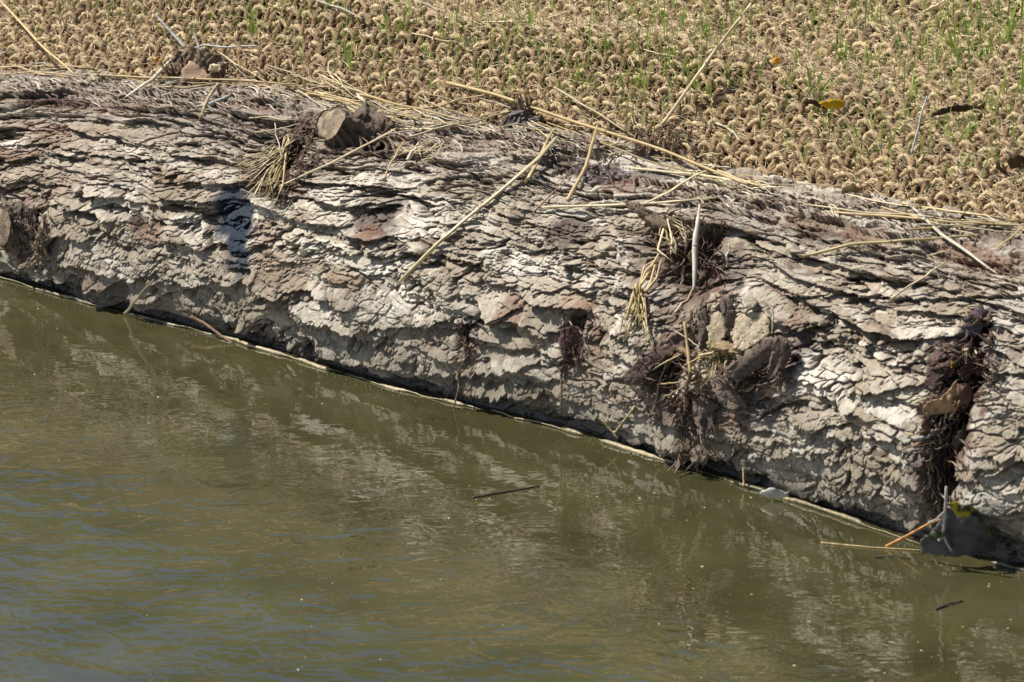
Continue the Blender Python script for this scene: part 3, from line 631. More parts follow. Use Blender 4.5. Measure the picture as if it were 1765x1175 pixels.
heap(22, 470, 720, 150, 215, .22, 'one of the small straws strewn along the crest above the sawn knot', (25, 80), group='small straws strewn above the sawn knot', jit=10)
heap(20, 900, 1180, 215, 275, .25, 'one of the small straws strewn under the long thick golden straw', (25, 80), group='small straws under the long thick straw', jit=9)
heap(14, 1180, 1340, 300, 325, .15, 'one of the short straws lying on the mat border above the dark hollow', (25, 70), group='short straws on the mat border', jit=8)
heap(14, 560, 900, 170, 205, .12, 'one of the thin straws tangled over the middle of the crest', (30, 110), (1.8, 4), group='thin straws tangled over the middle of the crest', jit=13)
heap(12, 180, 480, 120, 150, .08, 'one of the thin straws tangled along the left of the crest', (30, 100), (1.8, 4), group='thin straws tangled along the left of the crest', jit=11)
# fibrous clumps
def clump(name, strands, label, cat, tones, w_=3.5, mat=None, rough=.1):
    mb = MB()
    for k, (pts, l0, l1) in enumerate(strands):
        P = lay(pts, .003, l0, l1, False, 14); n = len(P)
        V, Q = tube(P, w_*PX*.5*(.7+.8*rs.rand())*np.linspace(1, .5, n), 6, .6, rough, k); mb.add(V, Q, np.array(TONE[rs.choice(tones)])*(.8+.4*rs.rand()))
    return tag(mb.build(name, mat or M_STRAW), label, cat)
def fan(cx, cy, ex, ey, n, jx, jy, bend=12, l=.012, cj=5):
    out = []
    for i in range(n):
        a = (cx+rs.normal(0, cj), cy+rs.normal(0, cj)); b = (ex+rs.normal(0, jx), ey+rs.normal(0, jy))
        m = ((a[0]+b[0])/2+rs.normal(0, bend), (a[1]+b[1])/2+rs.normal(0, bend)); out.append(([a, m, b], l*rs.rand(), l*rs.rand()))
    return out
clump('straw_clump', fan(492, 268, 440, 345, 20, 12, 14, 8)+fan(480, 262, 415, 292, 14, 10, 12, 12, .015)+fan(500, 235, 487, 275, 8, 5, 8), 'tangled clump of dry grass hanging left of the sawn knot', 'straw clump', ['pale', 'gold', 'dull', 'olive'], 2.8)
clump('straw_clump', fan(1103, 495, 1090, 560, 12, 10, 12, 6)+fan(1105, 500, 1130, 450, 5, 6, 8, 6)+fan(1105, 510, 1120, 590, 4, 5, 8, 6)+fan(1098, 500, 1070, 585, 4, 4, 6, 4), 'upright tuft of yellow dry grass stuck on the bark left of the root hollow', 'straw clump', ['olive', 'gold', 'gold'], 4.5)
clump('straw_clump', fan(1235, 610, 1215, 650, 20, 22, 16, 12, .014, 16)+fan(1240, 600, 1200, 600, 8, 16, 10, 8), 'frizzy yellow fibres below the pale broken wood', 'straw clump', ['gold', 'olive', 'orange'], 2.2)
clump('straw_clump', fan(1150, 385, 1165, 430, 10, 14, 16, 10, .014)+fan(1140, 370, 1170, 400, 9, 16, 10, 10, .014, 8), 'ragged dry grass in the hollow behind the white reed blade', 'straw clump', ['olive', 'dull', 'pale'], 3)
clump('straw_clump', fan(1665, 600, 1660, 640, 10, 10, 12, 8, .012), 'small pale straw tuft at the top of the debris crevice', 'straw clump', ['pale', 'olive'], 3)
clump('straw_clump', fan(560, 135, 610, 160, 14, 24, 8, 8, .008, 16), 'loose frizzy straw on the mat edge above the sawn knot', 'straw clump', ['pale', 'gold'], 3)
clump('straw_clump', fan(700, 265, 760, 250, 8, 24, 8, 6, .004, 12), 'flattened wisp of straw on bark right of the sawn knot', 'straw clump', ['pale', 'gold'], 2.5)

# ------------------------------------------------------------------ twigs, roots and floating things
def twig(pts, wpx, tone, label, l0=0, l1=0, name='twig', cat='twig', rough=.25, group=None, side=()):
    mb = MB(); P = lay(pts, wpx*PX*.5+.001, l0, l1, False, 30); n = len(P)
    V, Q = tube(P, wpx*PX*.5*np.linspace(1, .55, n), 7, .9, rough, int(pts[0][0])); mb.add(V, Q, TONE[tone])
    for sp in side:
        P = lay(sp, wpx*PX*.3, l0, l1, False, 12); V, Q = tube(P, wpx*PX*.28*np.linspace(1, .5, 12), 6, .9, rough, 3); mb.add(V, Q, TONE[tone])
    return tag(mb.build(name, M_SPLINT), label, cat, group)
twig([(330, 545), (352, 556), (380, 577), (402, 592)], 6, 'brown', 'reddish brown twig floating at the foot of the log on the left')
twig([(815, 857), (860, 849), (930, 837)], 4, 'dark', 'thin dark stick floating on open water', name='stick', cat='stick')
twig([(1612, 1050), (1635, 1040), (1660, 1035)], 4, 'dark', 'small dark twig floating at the lower right', side=[[(1635, 1040), (1640, 1048)]])
twig([(788, 640), (792, 665), (782, 702)], 5, 'brown', 'short root hanging from the log into the water left of centre', .002, .0, 'root', 'root', side=[[(790, 640), (800, 622), (815, 600)]])
twig([(967, 625), (968, 670), (966, 712)], 5, 'brown', 'thin straight root hanging below the resin knot', .004, .004, 'root', 'root')
twig([(1282, 838), (1281, 805)], 4, 'olive', 'thin stem standing in the water at the foot of the log', 0, .0, 'stem', 'stem')
twig([(1170, 600), (1185, 607), (1190, 640), (1182, 672)], 9, 'brown', 'muddy root hooked over in the dark hollow', .012, .012, 'root', 'root', .5, side=[[(1185, 608), (1165, 610), (1148, 635)]])
twig([(1183, 672), (1182, 700), (1180, 715)], 8, 'brown', 'muddy root tip hanging under the dark hollow', .008, .0, 'root', 'root', .5)
twig([(296, 50), (268, 28), (320, 82)][::-1][:1]+[(300, 60), (268, 25)], 8, 'grey', 'weathered grey twig sticking up behind the stump', .012, .03, 'twig', 'twig')
twig([(344, 85), (335, 55)], 6, 'grey', 'short grey twig standing on the stump', .02, .03)
twig([(375, 145), (358, 170), (343, 208)], 6, 'dull', 'knobbly pale root hanging over the bark below the stump', .01, .0, 'root', 'root', .5)
twig([(362, 180), (382, 172), (397, 164)], 11, 'grey', 'short thick grey stick on the bark below the stump', .002, .006, 'stick', 'stick', .15)
twig([(1095, 700), (1060, 745), (1045, 735)], 5, 'dull', 'slim twig lying on the wet bark near the waterline', 0, .002)
twig([(1035, 720), (1065, 755)], 5, 'gold', 'pale twig leaning into the water right of centre', .002, 0)
twig([(1575, 770), (1600, 755), (1635, 730), (1620, 748)], 7, 'brown', 'curved dark root across the foot of the debris crevice', .004, .008, 'root', 'root', .4, side=[[(1600, 820), (1605, 780), (1625, 760)], [(1555, 775), (1580, 765), (1620, 745)]])
twig([(1575, 756), (1600, 752), (1618, 738)], 6, 'grey', 'shiny grey root curling below the large dead leaf', .006, .01, 'root', 'root', .2)
twig([(645, 60), (640, 62)], 3, 'brown', 'tiny brown twig on the mat', 0, 0)
twig([(640, 125), (665, 150)], 3, 'brown', 'thin brown twig on the mat above the matted straw heap', 0, .002, side=[[(645, 130), (690, 145)]])
twig([(915, 370), (960, 325), (985, 290)], 3, 'brown', 'thin dark root line climbing the bark to the resin patch', .0, .004, 'root', 'root')
twig([(1527, 942), (1560, 925), (1600, 903), (1625, 893)], 6, 'orange', 'orange leaf stalk reaching out over the water at lower right', 0.0, .004, 'leaf_stalk', 'stalk', .1)
twig([(1415, 935), (1500, 943), (1588, 948)], 3, 'gold', 'thin pale stem floating left of the grey leaf', 0, 0, 'stem', 'stem', .1)
twig([(1508, 960), (1530, 957), (1570, 962)], 3, 'dark', 'dark scrap of weed floating below the orange stalk', 0, 0, 'weed', 'weed', .5)
twig([(1665, 535), (1672, 560)], 3, 'olive', 'short olive stem at the crevice head', 0, .008, 'stem', 'stem', .1)

# ------------------------------------------------------------------ sheets: leaves, bark slabs
def sheet(name, outline, fn, mat, col, parent=None, thick=.0006, step=5, base=None, colfn=None, smooth=True, rag=0):
    """outline in photo pixels fixes size and place; fn(a,b) in 0..1 gives the depth (towards the camera, m) of each point"""
    o = np.array(outline, float)
    if rag:
        oo = []
        for i in range(len(o)):
            a, b = o[i], o[(i+1) % len(o)]; m = max(2, int(np.hypot(*(b-a))/5))
            for k in range(m): oo.append(a+(b-a)*k/m+rs.normal(0, rag, 2))
        o = np.array(oo)
    x0, y0 = o.min(0); x1, y1 = o.max(0); cx, cy = o.mean(0)
    if base is None: base = min(depth(cx, cy), depth((cx+x0)/2, (cy+y0)/2), depth((cx+x1)/2, (cy+y1)/2))
    gx, gy = np.meshgrid(np.arange(x0, x1, step), np.arange(y0, y1, step)); g = np.stack([gx.ravel(), gy.ravel()], 1)+rs.normal(0, step*.15, (gx.size, 2))
    ins = np.zeros(len(g), bool); j = len(o)-1
    for i in range(len(o)):
        c = ((o[i, 1] > g[:, 1]) != (o[j, 1] > g[:, 1])) & (g[:, 0] < (o[j, 0]-o[i, 0])*(g[:, 1]-o[i, 1])/(o[j, 1]-o[i, 1]+1e-9)+o[i, 0]); ins ^= c; j = i
    pts = [Vector(p) for p in o.tolist()]+[Vector(p) for p in g[ins].tolist()]
    r = delaunay_2d_cdt(pts, [], [list(range(len(o)))], 1, 1e-4)
    v2 = np.array([tuple(p) for p in r[0]]); tri = [f for f in r[2] if len(f) == 3]
    a = (v2[:, 0]-x0)/(x1-x0); b = (v2[:, 1]-y0)/(y1-y0)
    d = base-fn(a, b)
    V = np.array([CAM+ray(p[0], p[1])*t for p, t in zip(v2, d)])
    C = colfn(a, b) if colfn else np.broadcast_to(np.array(col, float), (len(V), 3))*(1+.15*fbm(a*6+x0, b*6+y0, 2, 3))[:, None]
    ob = mesh_np(name, V, np.array(tri), mat, parent, smooth, cols=C)
    md = ob.modifiers.new('thickness', 'SOLIDIFY'); md.thickness = thick; md.offset = 0
    return ob
def n2(a, b, s, k=1): return fbm(a*s+k*3.1, b*s+k*1.7, k, 3)

# grey leaf standing at the water's edge, lower right
leaf = bpy.data.objects.new('grey_leaf', None); COL.objects.link(leaf)
tag(leaf, 'large grey curled leaf with pale midrib standing at the waterline at lower right', 'leaf')
LB = depth(1650, 957)
def lf_(a, b): return .004+.014*np.sin(a*3.1)*(.5+.5*b)+.030*(1-b)+.006*n2(a, b, 2.5)*(1-b)+.002*n2(a, b, 9)
def gcol(a, b):  # leaf grey kept dark, its shade put into the colour
    c = np.array([.085, .085, .08])[None]*(1+.3*n2(a, b, 5))[:, None]; m = sstep(.5, .15, b)*sstep(.3, .5, a); return c+(np.array([.13, .125, .11])-c)*m[:, None]
sheet('leaf_blade', [(1588, 952), (1586, 932), (1600, 920), (1612, 905), (1622, 892), (1630, 872), (1655, 880), (1680, 890), (1700, 905), (1718, 925), (1716, 948), (1690, 956), (1655, 958), (1620, 958)],
      lf_, M_LEAF, (.3, .3, .3), leaf, colfn=gcol, thick=.0008, rag=1.5, base=LB)
sheet('leaf_fold', [(1632, 868), (1650, 866), (1675, 874), (1690, 884), (1700, 905), (1712, 925), (1716, 945), (1706, 930), (1692, 905), (1675, 893), (1650, 888)],
      lambda a, b: .048-.010*a-.02*b+.006*n2(a, b, 5), M_LEAF, (.3, .28, .05), leaf, colfn=lambda a, b: np.where((noise(a*7, b*7, 3) > .5)[:, None]*(a < .55)[:, None], np.array([[.42, .34, .03]]), np.array([[.07, .075, .03]])), rag=1, base=LB)
sheet('leaf_fold', [(1598, 925), (1606, 916), (1622, 914), (1632, 920), (1622, 928), (1606, 930)], lambda a, b: .036+.003*n2(a, b, 4), M_LEAF, (.10, .12, .06), leaf, base=LB)
for pts, wd in (([(1631, 838), (1630, 870), (1627, 905), (1626, 925)], 5), ([(1626, 922), (1632, 935), (1640, 948)], 6), ([(1626, 922), (1618, 932)], 5), ([(1630, 880), (1612, 896), (1600, 900)], 4), ([(1616, 906), (1622, 896)], 4)):
    px = np.array(pts, float); d0 = depth(1650, 925)
    lam = np.linspace(0, 1, 14); qx = np.interp(lam, np.linspace(0, 1, len(px)), px[:, 0]); qy = np.interp(lam, np.linspace(0, 1, len(px)), px[:, 1])
    base = LB; dl = .050-.030*np.clip((qy-870)/88, -.3, 1)
    P = np.array([CAM+ray(x, y)*(base-t) for x, y, t in zip(qx, qy, dl)]); V, Q = tube(P, wd*PX*.45, 7, .8, .15); mb = MB(); mb.add(V, Q, (.38, .36, .33)); mb.build('leaf_vein', M_LEAF, leaf)

def leaf1(name, outline, col, label, curl=.01, lift=.006, colfn=None, thick=.0005, rag=1, cat='leaf'):
    o = sheet(name, outline, lambda a, b: lift+curl*np.sin(a*3)*np.cos(b*2.2)+curl*.4*n2(a, b, 4), M_LEAF, col, thick=thick, colfn=colfn, rag=rag, step=4); return tag(o, label, cat)
leaf1('dead_leaf', [(1590, 700), (1602, 690), (1620, 686), (1638, 668), (1650, 655), (1648, 675), (1640, 695), (1650, 705), (1630, 712), (1612, 712), (1600, 716), (1592, 712)], (.42, .27, .15), 'large tan dead leaf lodged in the debris crevice', .012, .022)
leaf1('dead_leaf', [(1650, 662), (1672, 664), (1680, 680), (1668, 700), (1650, 710), (1644, 696)], (.16, .10, .07), 'dark brown leaf fold right of the large tan leaf', .01, .016)
leaf1('dead_leaf', [(1638, 620), (1646, 620), (1650, 630), (1643, 638), (1637, 632)], (.65, .36, .02), 'small bright yellow leaf scrap in the debris crevice', .003, .016)
leaf1('dead_leaf', [(1590, 722), (1602, 718), (1606, 735), (1598, 752), (1586, 748)], (.12, .07, .05), 'shredded dark leaf below the large tan leaf', .008, .010)
leaf1('dead_leaf', [(1640, 765), (1660, 735), (1672, 730), (1665, 755), (1650, 780)], (.10, .08, .065), 'dark grey leaf hanging low in the debris crevice', .008, .010)
leaf1('yellow_leaf', [(1412, 178), (1425, 172), (1445, 171), (1456, 175), (1455, 184), (1440, 187), (1422, 186)], (.68, .40, .02), 'bright yellow leaf lying on the mat', .003, .006)
leaf1('dead_leaf', [(1382, 176), (1390, 170), (1400, 171), (1414, 178), (1425, 188), (1412, 186), (1400, 180), (1386, 179)], (.07, .04, .025), 'dark curled leaf touching the yellow leaf on the mat', .004, .005)
leaf1('dead_leaf', [(1600, 202), (1615, 190), (1640, 182), (1665, 181), (1685, 183), (1702, 172), (1692, 187), (1668, 190), (1640, 192), (1618, 198)], (.06, .038, .024), 'long narrow dark leaf lying on the mat at the right', .003, .006)
leaf1('orange_petal', [(1332, 103), (1339, 97), (1344, 101), (1342, 110), (1334, 111)], (.8, .35, .02), 'tiny orange leaf scrap on the mat', .002, .006)
leaf1('orange_petal', [(264, 101), (270, 98), (275, 103), (270, 108)], (.75, .33, .03), 'tiny orange scrap on the mat left of the stump', .002, .006)
leaf1('curled_leaf', [(1740, 262), (1765, 268), (1775, 280), (1760, 292), (1742, 290), (1735, 278)], (.10, .07, .04), 'dark curled leaf rim at the right edge of the mat', .008, .004)
leaf1('curled_leaf', [(1714, 270), (1722, 276), (1724, 288), (1738, 296), (1750, 300), (1730, 302), (1716, 290)], (.13, .09, .05), 'thin brown curled leaf left of the dark rim on the mat', .006, .003)
leaf1('leaf_scrap', [(1450, 330), (1458, 318), (1472, 315), (1482, 328), (1475, 335), (1466, 328), (1456, 338)], (.42, .34, .19), 'pale curled scrap at the mat edge', .008, .006)
leaf1('bark_chip', [(700, 152), (704, 160), (712, 182), (718, 186), (700, 184)], (.12, .08, .05), 'dark upright chip standing in the mat above the heap', .004, .006, cat='bark chip')
leaf1('leaf_scrap', [(1390, 345), (1400, 342), (1404, 350), (1392, 353)], (.35, .2, .12), 'small brown scrap on the crest right of the middle', .002, .003)
leaf1('wet_foam', [(1310, 846), (1330, 840), (1360, 848), (1360, 856), (1330, 860), (1314, 853)], (.5, .48, .42), 'glistening pale scum at the waterline on the right', .003, .002, cat='scum')

# slabs of bark and broken wood belonging to the log
def slabn(ol, a, b, nm):
    o = np.array(ol, float); w0, h0 = np.ptp(o[:, 0]), np.ptp(o[:, 1]); X = a*w0; Y = b*h0
    cc = np.cov((o-o.mean(0)).T); ev, E = np.linalg.eigh(cc); d = E[:, 1]; p = X*d[0]+Y*d[1]; q = -X*d[1]+Y*d[0]
    k = .5 if nm == 'broken_wood' else 1.0
    return k*(.0016*fbm(p/60, q/7, 2, 4, .6)+.004*fbm(p/50+3, q/26, 4, 2)-.0012*np.exp(-(np.abs(fbm(p/40+9, q/9, 5, 2))/.05)**2))
def slab(name, outline, col, lift, tilt, parent=log, thick=.006, mat=None, rag=1.2, stri=(30, 4), colfn=None):
    return sheet(name, outline, lambda a, b: lift+tilt[0]*(a-.5)+tilt[1]*(b-.5)+slabn(outline, a, b, nm), mat or M_SPLINT, col, parent, thick=thick, step=2.5, rag=rag, colfn=colfn)
sc_ = [
 ('torn_bark', [(1072, 650), (1110, 610), (1160, 575), (1195, 555), (1205, 575), (1180, 600), (1140, 620), (1105, 655), (1085, 662)], (.13, .09, .075), .020, (.01, -.01)),
 ('torn_bark', [(1075, 345), (1092, 348), (1130, 368), (1175, 385), (1165, 402), (1130, 390), (1100, 370)], (.20, .15, .10), .016, (.01, .0)),
 ('torn_bark', [(1205, 535), (1218, 530), (1222, 560), (1215, 600), (1206, 600), (1208, 565)], (.09, .07, .055), .020, (0, 0)),
 ('torn_bark', [(1245, 515), (1262, 512), (1268, 560), (1255, 580), (1248, 560)], (.12, .095, .075), .018, (0, 0)),
 ('torn_bark', [(1250, 635), (1290, 605), (1320, 585), (1345, 580), (1365, 592), (1340, 610), (1300, 640), (1270, 655)], (.13, .10, .08), .022, (.006, -.01)),
 ('torn_bark', [(1335, 582), (1362, 590), (1360, 615), (1345, 640), (1330, 655), (1322, 640), (1330, 610)], (.12, .09, .07), .018, (0, -.006)),
 ('torn_bark', [(1225, 640), (1260, 650), (1275, 685), (1290, 700), (1262, 705), (1240, 690), (1228, 665)], (.17, .13, .10), .012, (0, .006)),
 ('torn_bark', [(1195, 690), (1215, 680), (1235, 700), (1225, 740), (1210, 755), (1200, 720)], (.13, .10, .08), .010, (0, .006)),
 ('broken_wood', [(1222, 545), (1240, 538), (1252, 548), (1250, 582), (1238, 595), (1222, 590)], (.38, .31, .21), .010, (.006, .006)),
 ('broken_wood', [(1270, 552), (1285, 540), (1310, 538), (1328, 545), (1328, 575), (1310, 590), (1285, 606), (1268, 600), (1262, 575)], (.40, .33, .225), .010, (.010, .008)),
 ('broken_wood', [(1282, 515), (1300, 513), (1306, 522), (1300, 532), (1280, 532)], (.36, .31, .24), .010, (0, .004)),
 ('broken_wood', [(1218, 590), (1255, 592), (1300, 600), (1270, 612), (1225, 600)], (.30, .22, .12), .012, (0, .006)),
 ('torn_bark', [(1600, 640), (1620, 625), (1640, 628), (1632, 655), (1612, 672), (1598, 665)], (.085, .055, .045), .006, (.004, 0)),
 ('torn_bark', [(1650, 640), (1690, 605), (1715, 600), (1712, 622), (1690, 640), (1660, 655)], (.08, .045, .035), .008, (-.004, 0)),
 ('torn_bark', [(1665, 545), (1690, 530), (1705, 540), (1700, 560), (1675, 580), (1662, 572)], (.10, .075, .085), .008, (0, 0)),
 ('torn_bark', [(968, 568), (985, 560), (1005, 570), (1010, 600), (1000, 628), (975, 620), (965, 600)], (.09, .055, .045), .008, (0, 0)),
]
for nm, ol, c, lf_, tl in sc_: slab(nm, ol, c, lf_*.8, tl)

def shred(cx, cy, rx, ry, n, cols, L=(14, 40), ang=0, sp=.8, lift=.012, w=(2, 6)):
    mb = MB()
    for k in range(n):
        x = cx+rx*.5*np.clip(rs.normal(), -1.5, 1.5); y = cy+ry*.5*np.clip(rs.normal(), -1.5, 1.5); l = rs.uniform(*L); a = ang+rs.normal(0, sp)
        q = [(x, y), (x+l*.5*math.cos(a)+rs.normal(0, 2), y+l*.5*math.sin(a)+rs.normal(0, 2)), (x+l*math.cos(a+.3), y+l*math.sin(a+.3))]
        P = lay(q, .001, rs.uniform(0, lift), rs.uniform(0, lift), False, 8)
        V, Q = tube(P, rs.uniform(*w)*PX*.5*np.array([.5, .9, 1, 1, .9, .8, .5, .1]), 5, .4, .35, k, spin=rs.rand()*3); mb.add(V, Q, np.array(cols[rs.randint(len(cols))])*(.6+.7*rs.rand()))
    o = mb.build('shredded_bark', M_SPLINT, log, smooth=False); return o
DK = [(.11, .075, .055), (.17, .12, .085), (.07, .045, .035), (.24, .18, .13)]; RD = [(.08, .048, .036), (.12, .075, .055), (.045, .03, .024), (.18, .13, .095)]
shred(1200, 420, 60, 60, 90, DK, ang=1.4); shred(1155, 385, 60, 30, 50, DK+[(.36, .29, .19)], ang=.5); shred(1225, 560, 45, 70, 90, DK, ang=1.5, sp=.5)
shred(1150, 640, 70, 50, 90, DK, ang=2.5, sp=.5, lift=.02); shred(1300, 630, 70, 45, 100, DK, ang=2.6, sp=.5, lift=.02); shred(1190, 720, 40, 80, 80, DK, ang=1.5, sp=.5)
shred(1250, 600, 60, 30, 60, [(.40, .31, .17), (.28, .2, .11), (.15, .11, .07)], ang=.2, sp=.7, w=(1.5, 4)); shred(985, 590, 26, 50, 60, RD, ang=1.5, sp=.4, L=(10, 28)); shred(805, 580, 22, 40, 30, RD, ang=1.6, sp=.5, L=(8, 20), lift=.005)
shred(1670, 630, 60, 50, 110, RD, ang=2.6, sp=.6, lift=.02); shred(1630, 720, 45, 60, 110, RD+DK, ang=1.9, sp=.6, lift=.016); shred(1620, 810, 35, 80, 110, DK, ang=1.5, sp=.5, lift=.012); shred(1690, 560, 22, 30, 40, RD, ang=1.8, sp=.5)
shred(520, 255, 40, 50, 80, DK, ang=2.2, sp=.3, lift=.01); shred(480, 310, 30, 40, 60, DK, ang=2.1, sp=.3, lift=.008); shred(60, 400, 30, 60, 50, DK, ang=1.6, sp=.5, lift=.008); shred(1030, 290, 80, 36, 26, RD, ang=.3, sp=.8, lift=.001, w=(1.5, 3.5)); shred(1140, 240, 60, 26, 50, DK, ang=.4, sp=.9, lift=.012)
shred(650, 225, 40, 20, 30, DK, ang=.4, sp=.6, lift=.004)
BK = [(.36, .30, .23), (.26, .20, .155), (.18, .13, .10), (.44, .39, .31)]
for cx, cy, rx in [(80, 145, 150), (220, 158, 120), (420, 165, 130), (800, 225, 130), (950, 250, 120), (1250, 335, 110), (1420, 350, 140), (1620, 385, 140)]:
    shred(cx, cy, rx, 22, 120, BK, L=(8, 26), ang=.12, sp=.25, lift=.003, w=(3, 8))
# sawn branch knots on the log
def knot(px, py, axis, r, ln, ecc, bcol, fcol, sunk=.012, seed=1, name='sawn_knot'):
    r = r*.95
    c0 = hit(px, py)+ray(px, py)*sunk; ax = np.array(axis, float); ax /= np.linalg.norm(ax)
    A = np.cross(ax, ZZ); A /= np.linalg.norm(A); B = np.cross(ax, A); ns, nl = 110, 44
    th = np.linspace(0, 2*np.pi, ns, endpoint=False); V = []; C = []
    for i in range(nl):
        f = i/(nl-1); ed = .22*fbm(np.cos(th)*1.6+seed+7, np.sin(th)*1.6+7, 2, 4, .6); rr = r*(1+1.1*(1-f)**2.2)*(1+ed+(.26*fbm(np.cos(th)*3+f*2.5+9, np.sin(th)*3+f*5+seed, 4, 5, .65)+.10*np.floor(3*fbm(np.cos(th)*5+9, np.sin(th)*5+f*3+seed, 2, 3)))*(f < .95))
        V.append(c0+ax*(ln*f)+A[None]*(np.cos(th)*rr)[:, None]+B[None]*(np.sin(th)*rr*ecc)[:, None]); C.append(np.broadcast_to(np.array(bcol)*(1), (ns, 3))*(1+.25*fbm(th*3, th*0+f*6, 3, 3))[:, None])
    mb = MB(); i = np.arange(nl-1)[:, None]*ns; j = np.arange(ns)[None]; j2 = (j+1) % ns
    mb.add(np.vstack(V), np.stack([i+j, i+j2, i+ns+j2, i+ns+j], -1).reshape(-1, 4), np.vstack(C)); o = mb.build(name, M_SPLINT, log)
    mb = MB(); V = []; C = []; nr = 16
    for i in range(nr):
        f = i/(nr-1); e = V_last(c0, ax, ln, A, B, th, r, ecc, f, seed); V.append(e)
        ring = .86+.14*math.sin(f*42)+.0; cc = np.array(fcol)*ring*(1-.45*(f > .9)); C.append(np.broadcast_to(cc, (ns, 3))*(1+.75*fbm(np.cos(th)*3*f+5, np.sin(th)*3*f+5, 3, 4, .6))[:, None]*(1-.5*(np.abs(np.sin(th*1.5+.4)) < .05))[:, None])
    i = np.arange(nr-1)[:, None]*ns; mb.add(np.vstack(V), np.stack([i+j, i+j2, i+ns+j2, i+ns+j], -1).reshape(-1, 4), np.vstack(C)); f_ = mb.build('cut_face', M_WOOD, o)
    return o
def V_last(c0, ax, ln, A, B, th, r, ecc, f, seed):
    rr = r*1.0*f*(1+.22*fbm(np.cos(th)*1.6+seed+7, np.sin(th)*1.6+7, 2, 4, .6))
    return c0+ax*(ln+.0012+.0008*math.sin(f*42)-.003*f)+A[None]*(np.cos(th)*rr)[:, None]+B[None]*(np.sin(th)*rr*ecc)[:, None]
knot(612, 240, (-.60, -.40, .52), .023, .036, .78, (.12, .09, .065), (.25, .19, .13))  # knot sides dark brown all round, shade put into the colour
knot(32, 388, (-.80, -.58, .15), .019, .020, 1.1, (.12, .095, .07), (.19, .145, .10), seed=4)
knot(893, 214, (-.2, .1, .9), .013, .012, .8, (.12, .10, .09), (.14, .12, .11), seed=8, name='dark_knot')

# splintered stumps
def stump(cx, cy, w_, h, lean, n, label, cols, sl=.035, parent=None, name='splintered_stump', body=True):
    root = bpy.data.objects.new(name, None); COL.objects.link(root); tag(root, label, 'stump')
    mb = MB(); rr = np.random.RandomState(int(cx))
    for k in range(n):
        x = cx+rr.uniform(-w_, w_)*.5; y = cy+rr.uniform(-4, 6); f = 1-abs(x-cx)/w_*1.1; L = h*(.45+.65*rr.rand())*f
        x2 = x+lean*L+rr.normal(0, 5); y2 = y-L
        dz = rr.uniform(0, sl)
        P = np.array([CAM+ray(x+(x2-x)*t, y+(y2-y)*t)*(depth(cx, cy+6)-dz*.7-.006*t) for t in np.linspace(0, 1, 8)])
        wd = rr.uniform(3, 8)*PX; V, Q = tube(P, wd*.6*np.array([1, 1, 1, .95, .9, .75, .5, .15]), 5, .5, .3, k, spin=rr.rand()*3); mb.add(V, Q, np.array(cols[rr.randint(len(cols))])*(.7+.5*rr.rand()))
    mb.build('splinters', M_SPLINT, root, smooth=False)
    return root
sp = stump(345, 136, 110, 60, -.30, 60, 'broken splintered branch stump standing above the log crest at upper left', [(.20, .14, .09), (.30, .21, .13), (.12, .085, .06), (.26, .20, .14)])
def fibres(a, b):
    p = a*110+b*55*.9; q = -b*55+a*110*.9; return p, q
def bodyf(a, b):
    p, q = fibres(a, b); return .012+.020*np.sin(np.clip(a, 0, 1)*3.1)*(.35+.65*b)+.0035*fbm(p/5.5, q/70, 3, 3)+.002*n2(a, b, 6)
def bodyc(a, b):
    p, q = fibres(a, b); return np.array([.20, .145, .095])[None]*(1+.7*fbm(p/4, q/60, 4, 3))[:, None]
sheet('stump_body', [(284, 140), (288, 118), (300, 100), (308, 84), (316, 90), (326, 78), (338, 84), (350, 80), (362, 92), (376, 96), (388, 112), (396, 122), (404, 140), (345, 143)], bodyf, M_SPLINT, (.2, .15, .1), sp, thick=.003, rag=2.5, step=2.5, base=depth(340, 142), colfn=bodyc)
o = sheet('broken_face', [(312, 122), (326, 106), (336, 110), (362, 128), (368, 136), (316, 138)], lambda a, b: .040+.008*(b-.5)+.002*n2(a, b, 4), M_WOOD, (.38, .26, .17), sp, thick=.003, rag=1, base=depth(340, 142))
o = sheet('wood_chip', [(362, 112), (378, 110), (382, 120), (372, 124), (360, 120)], lambda a, b: .044+.002*n2(a, b, 4), M_WOOD, (.60, .48, .32), sp, thick=.004, rag=1, base=depth(340, 142))
stump(1130, 262, 70, 40, .1, 46, 'small splintered stub half under the mat above the resin patch', [(.24, .16, .10), (.16, .11, .08), (.34, .26, .17)])
stump(905, 192, 34, 46, -.15, 18, 'thin splintered stub standing at the mat edge near the middle', [(.22, .15, .10), (.14, .10, .08)])

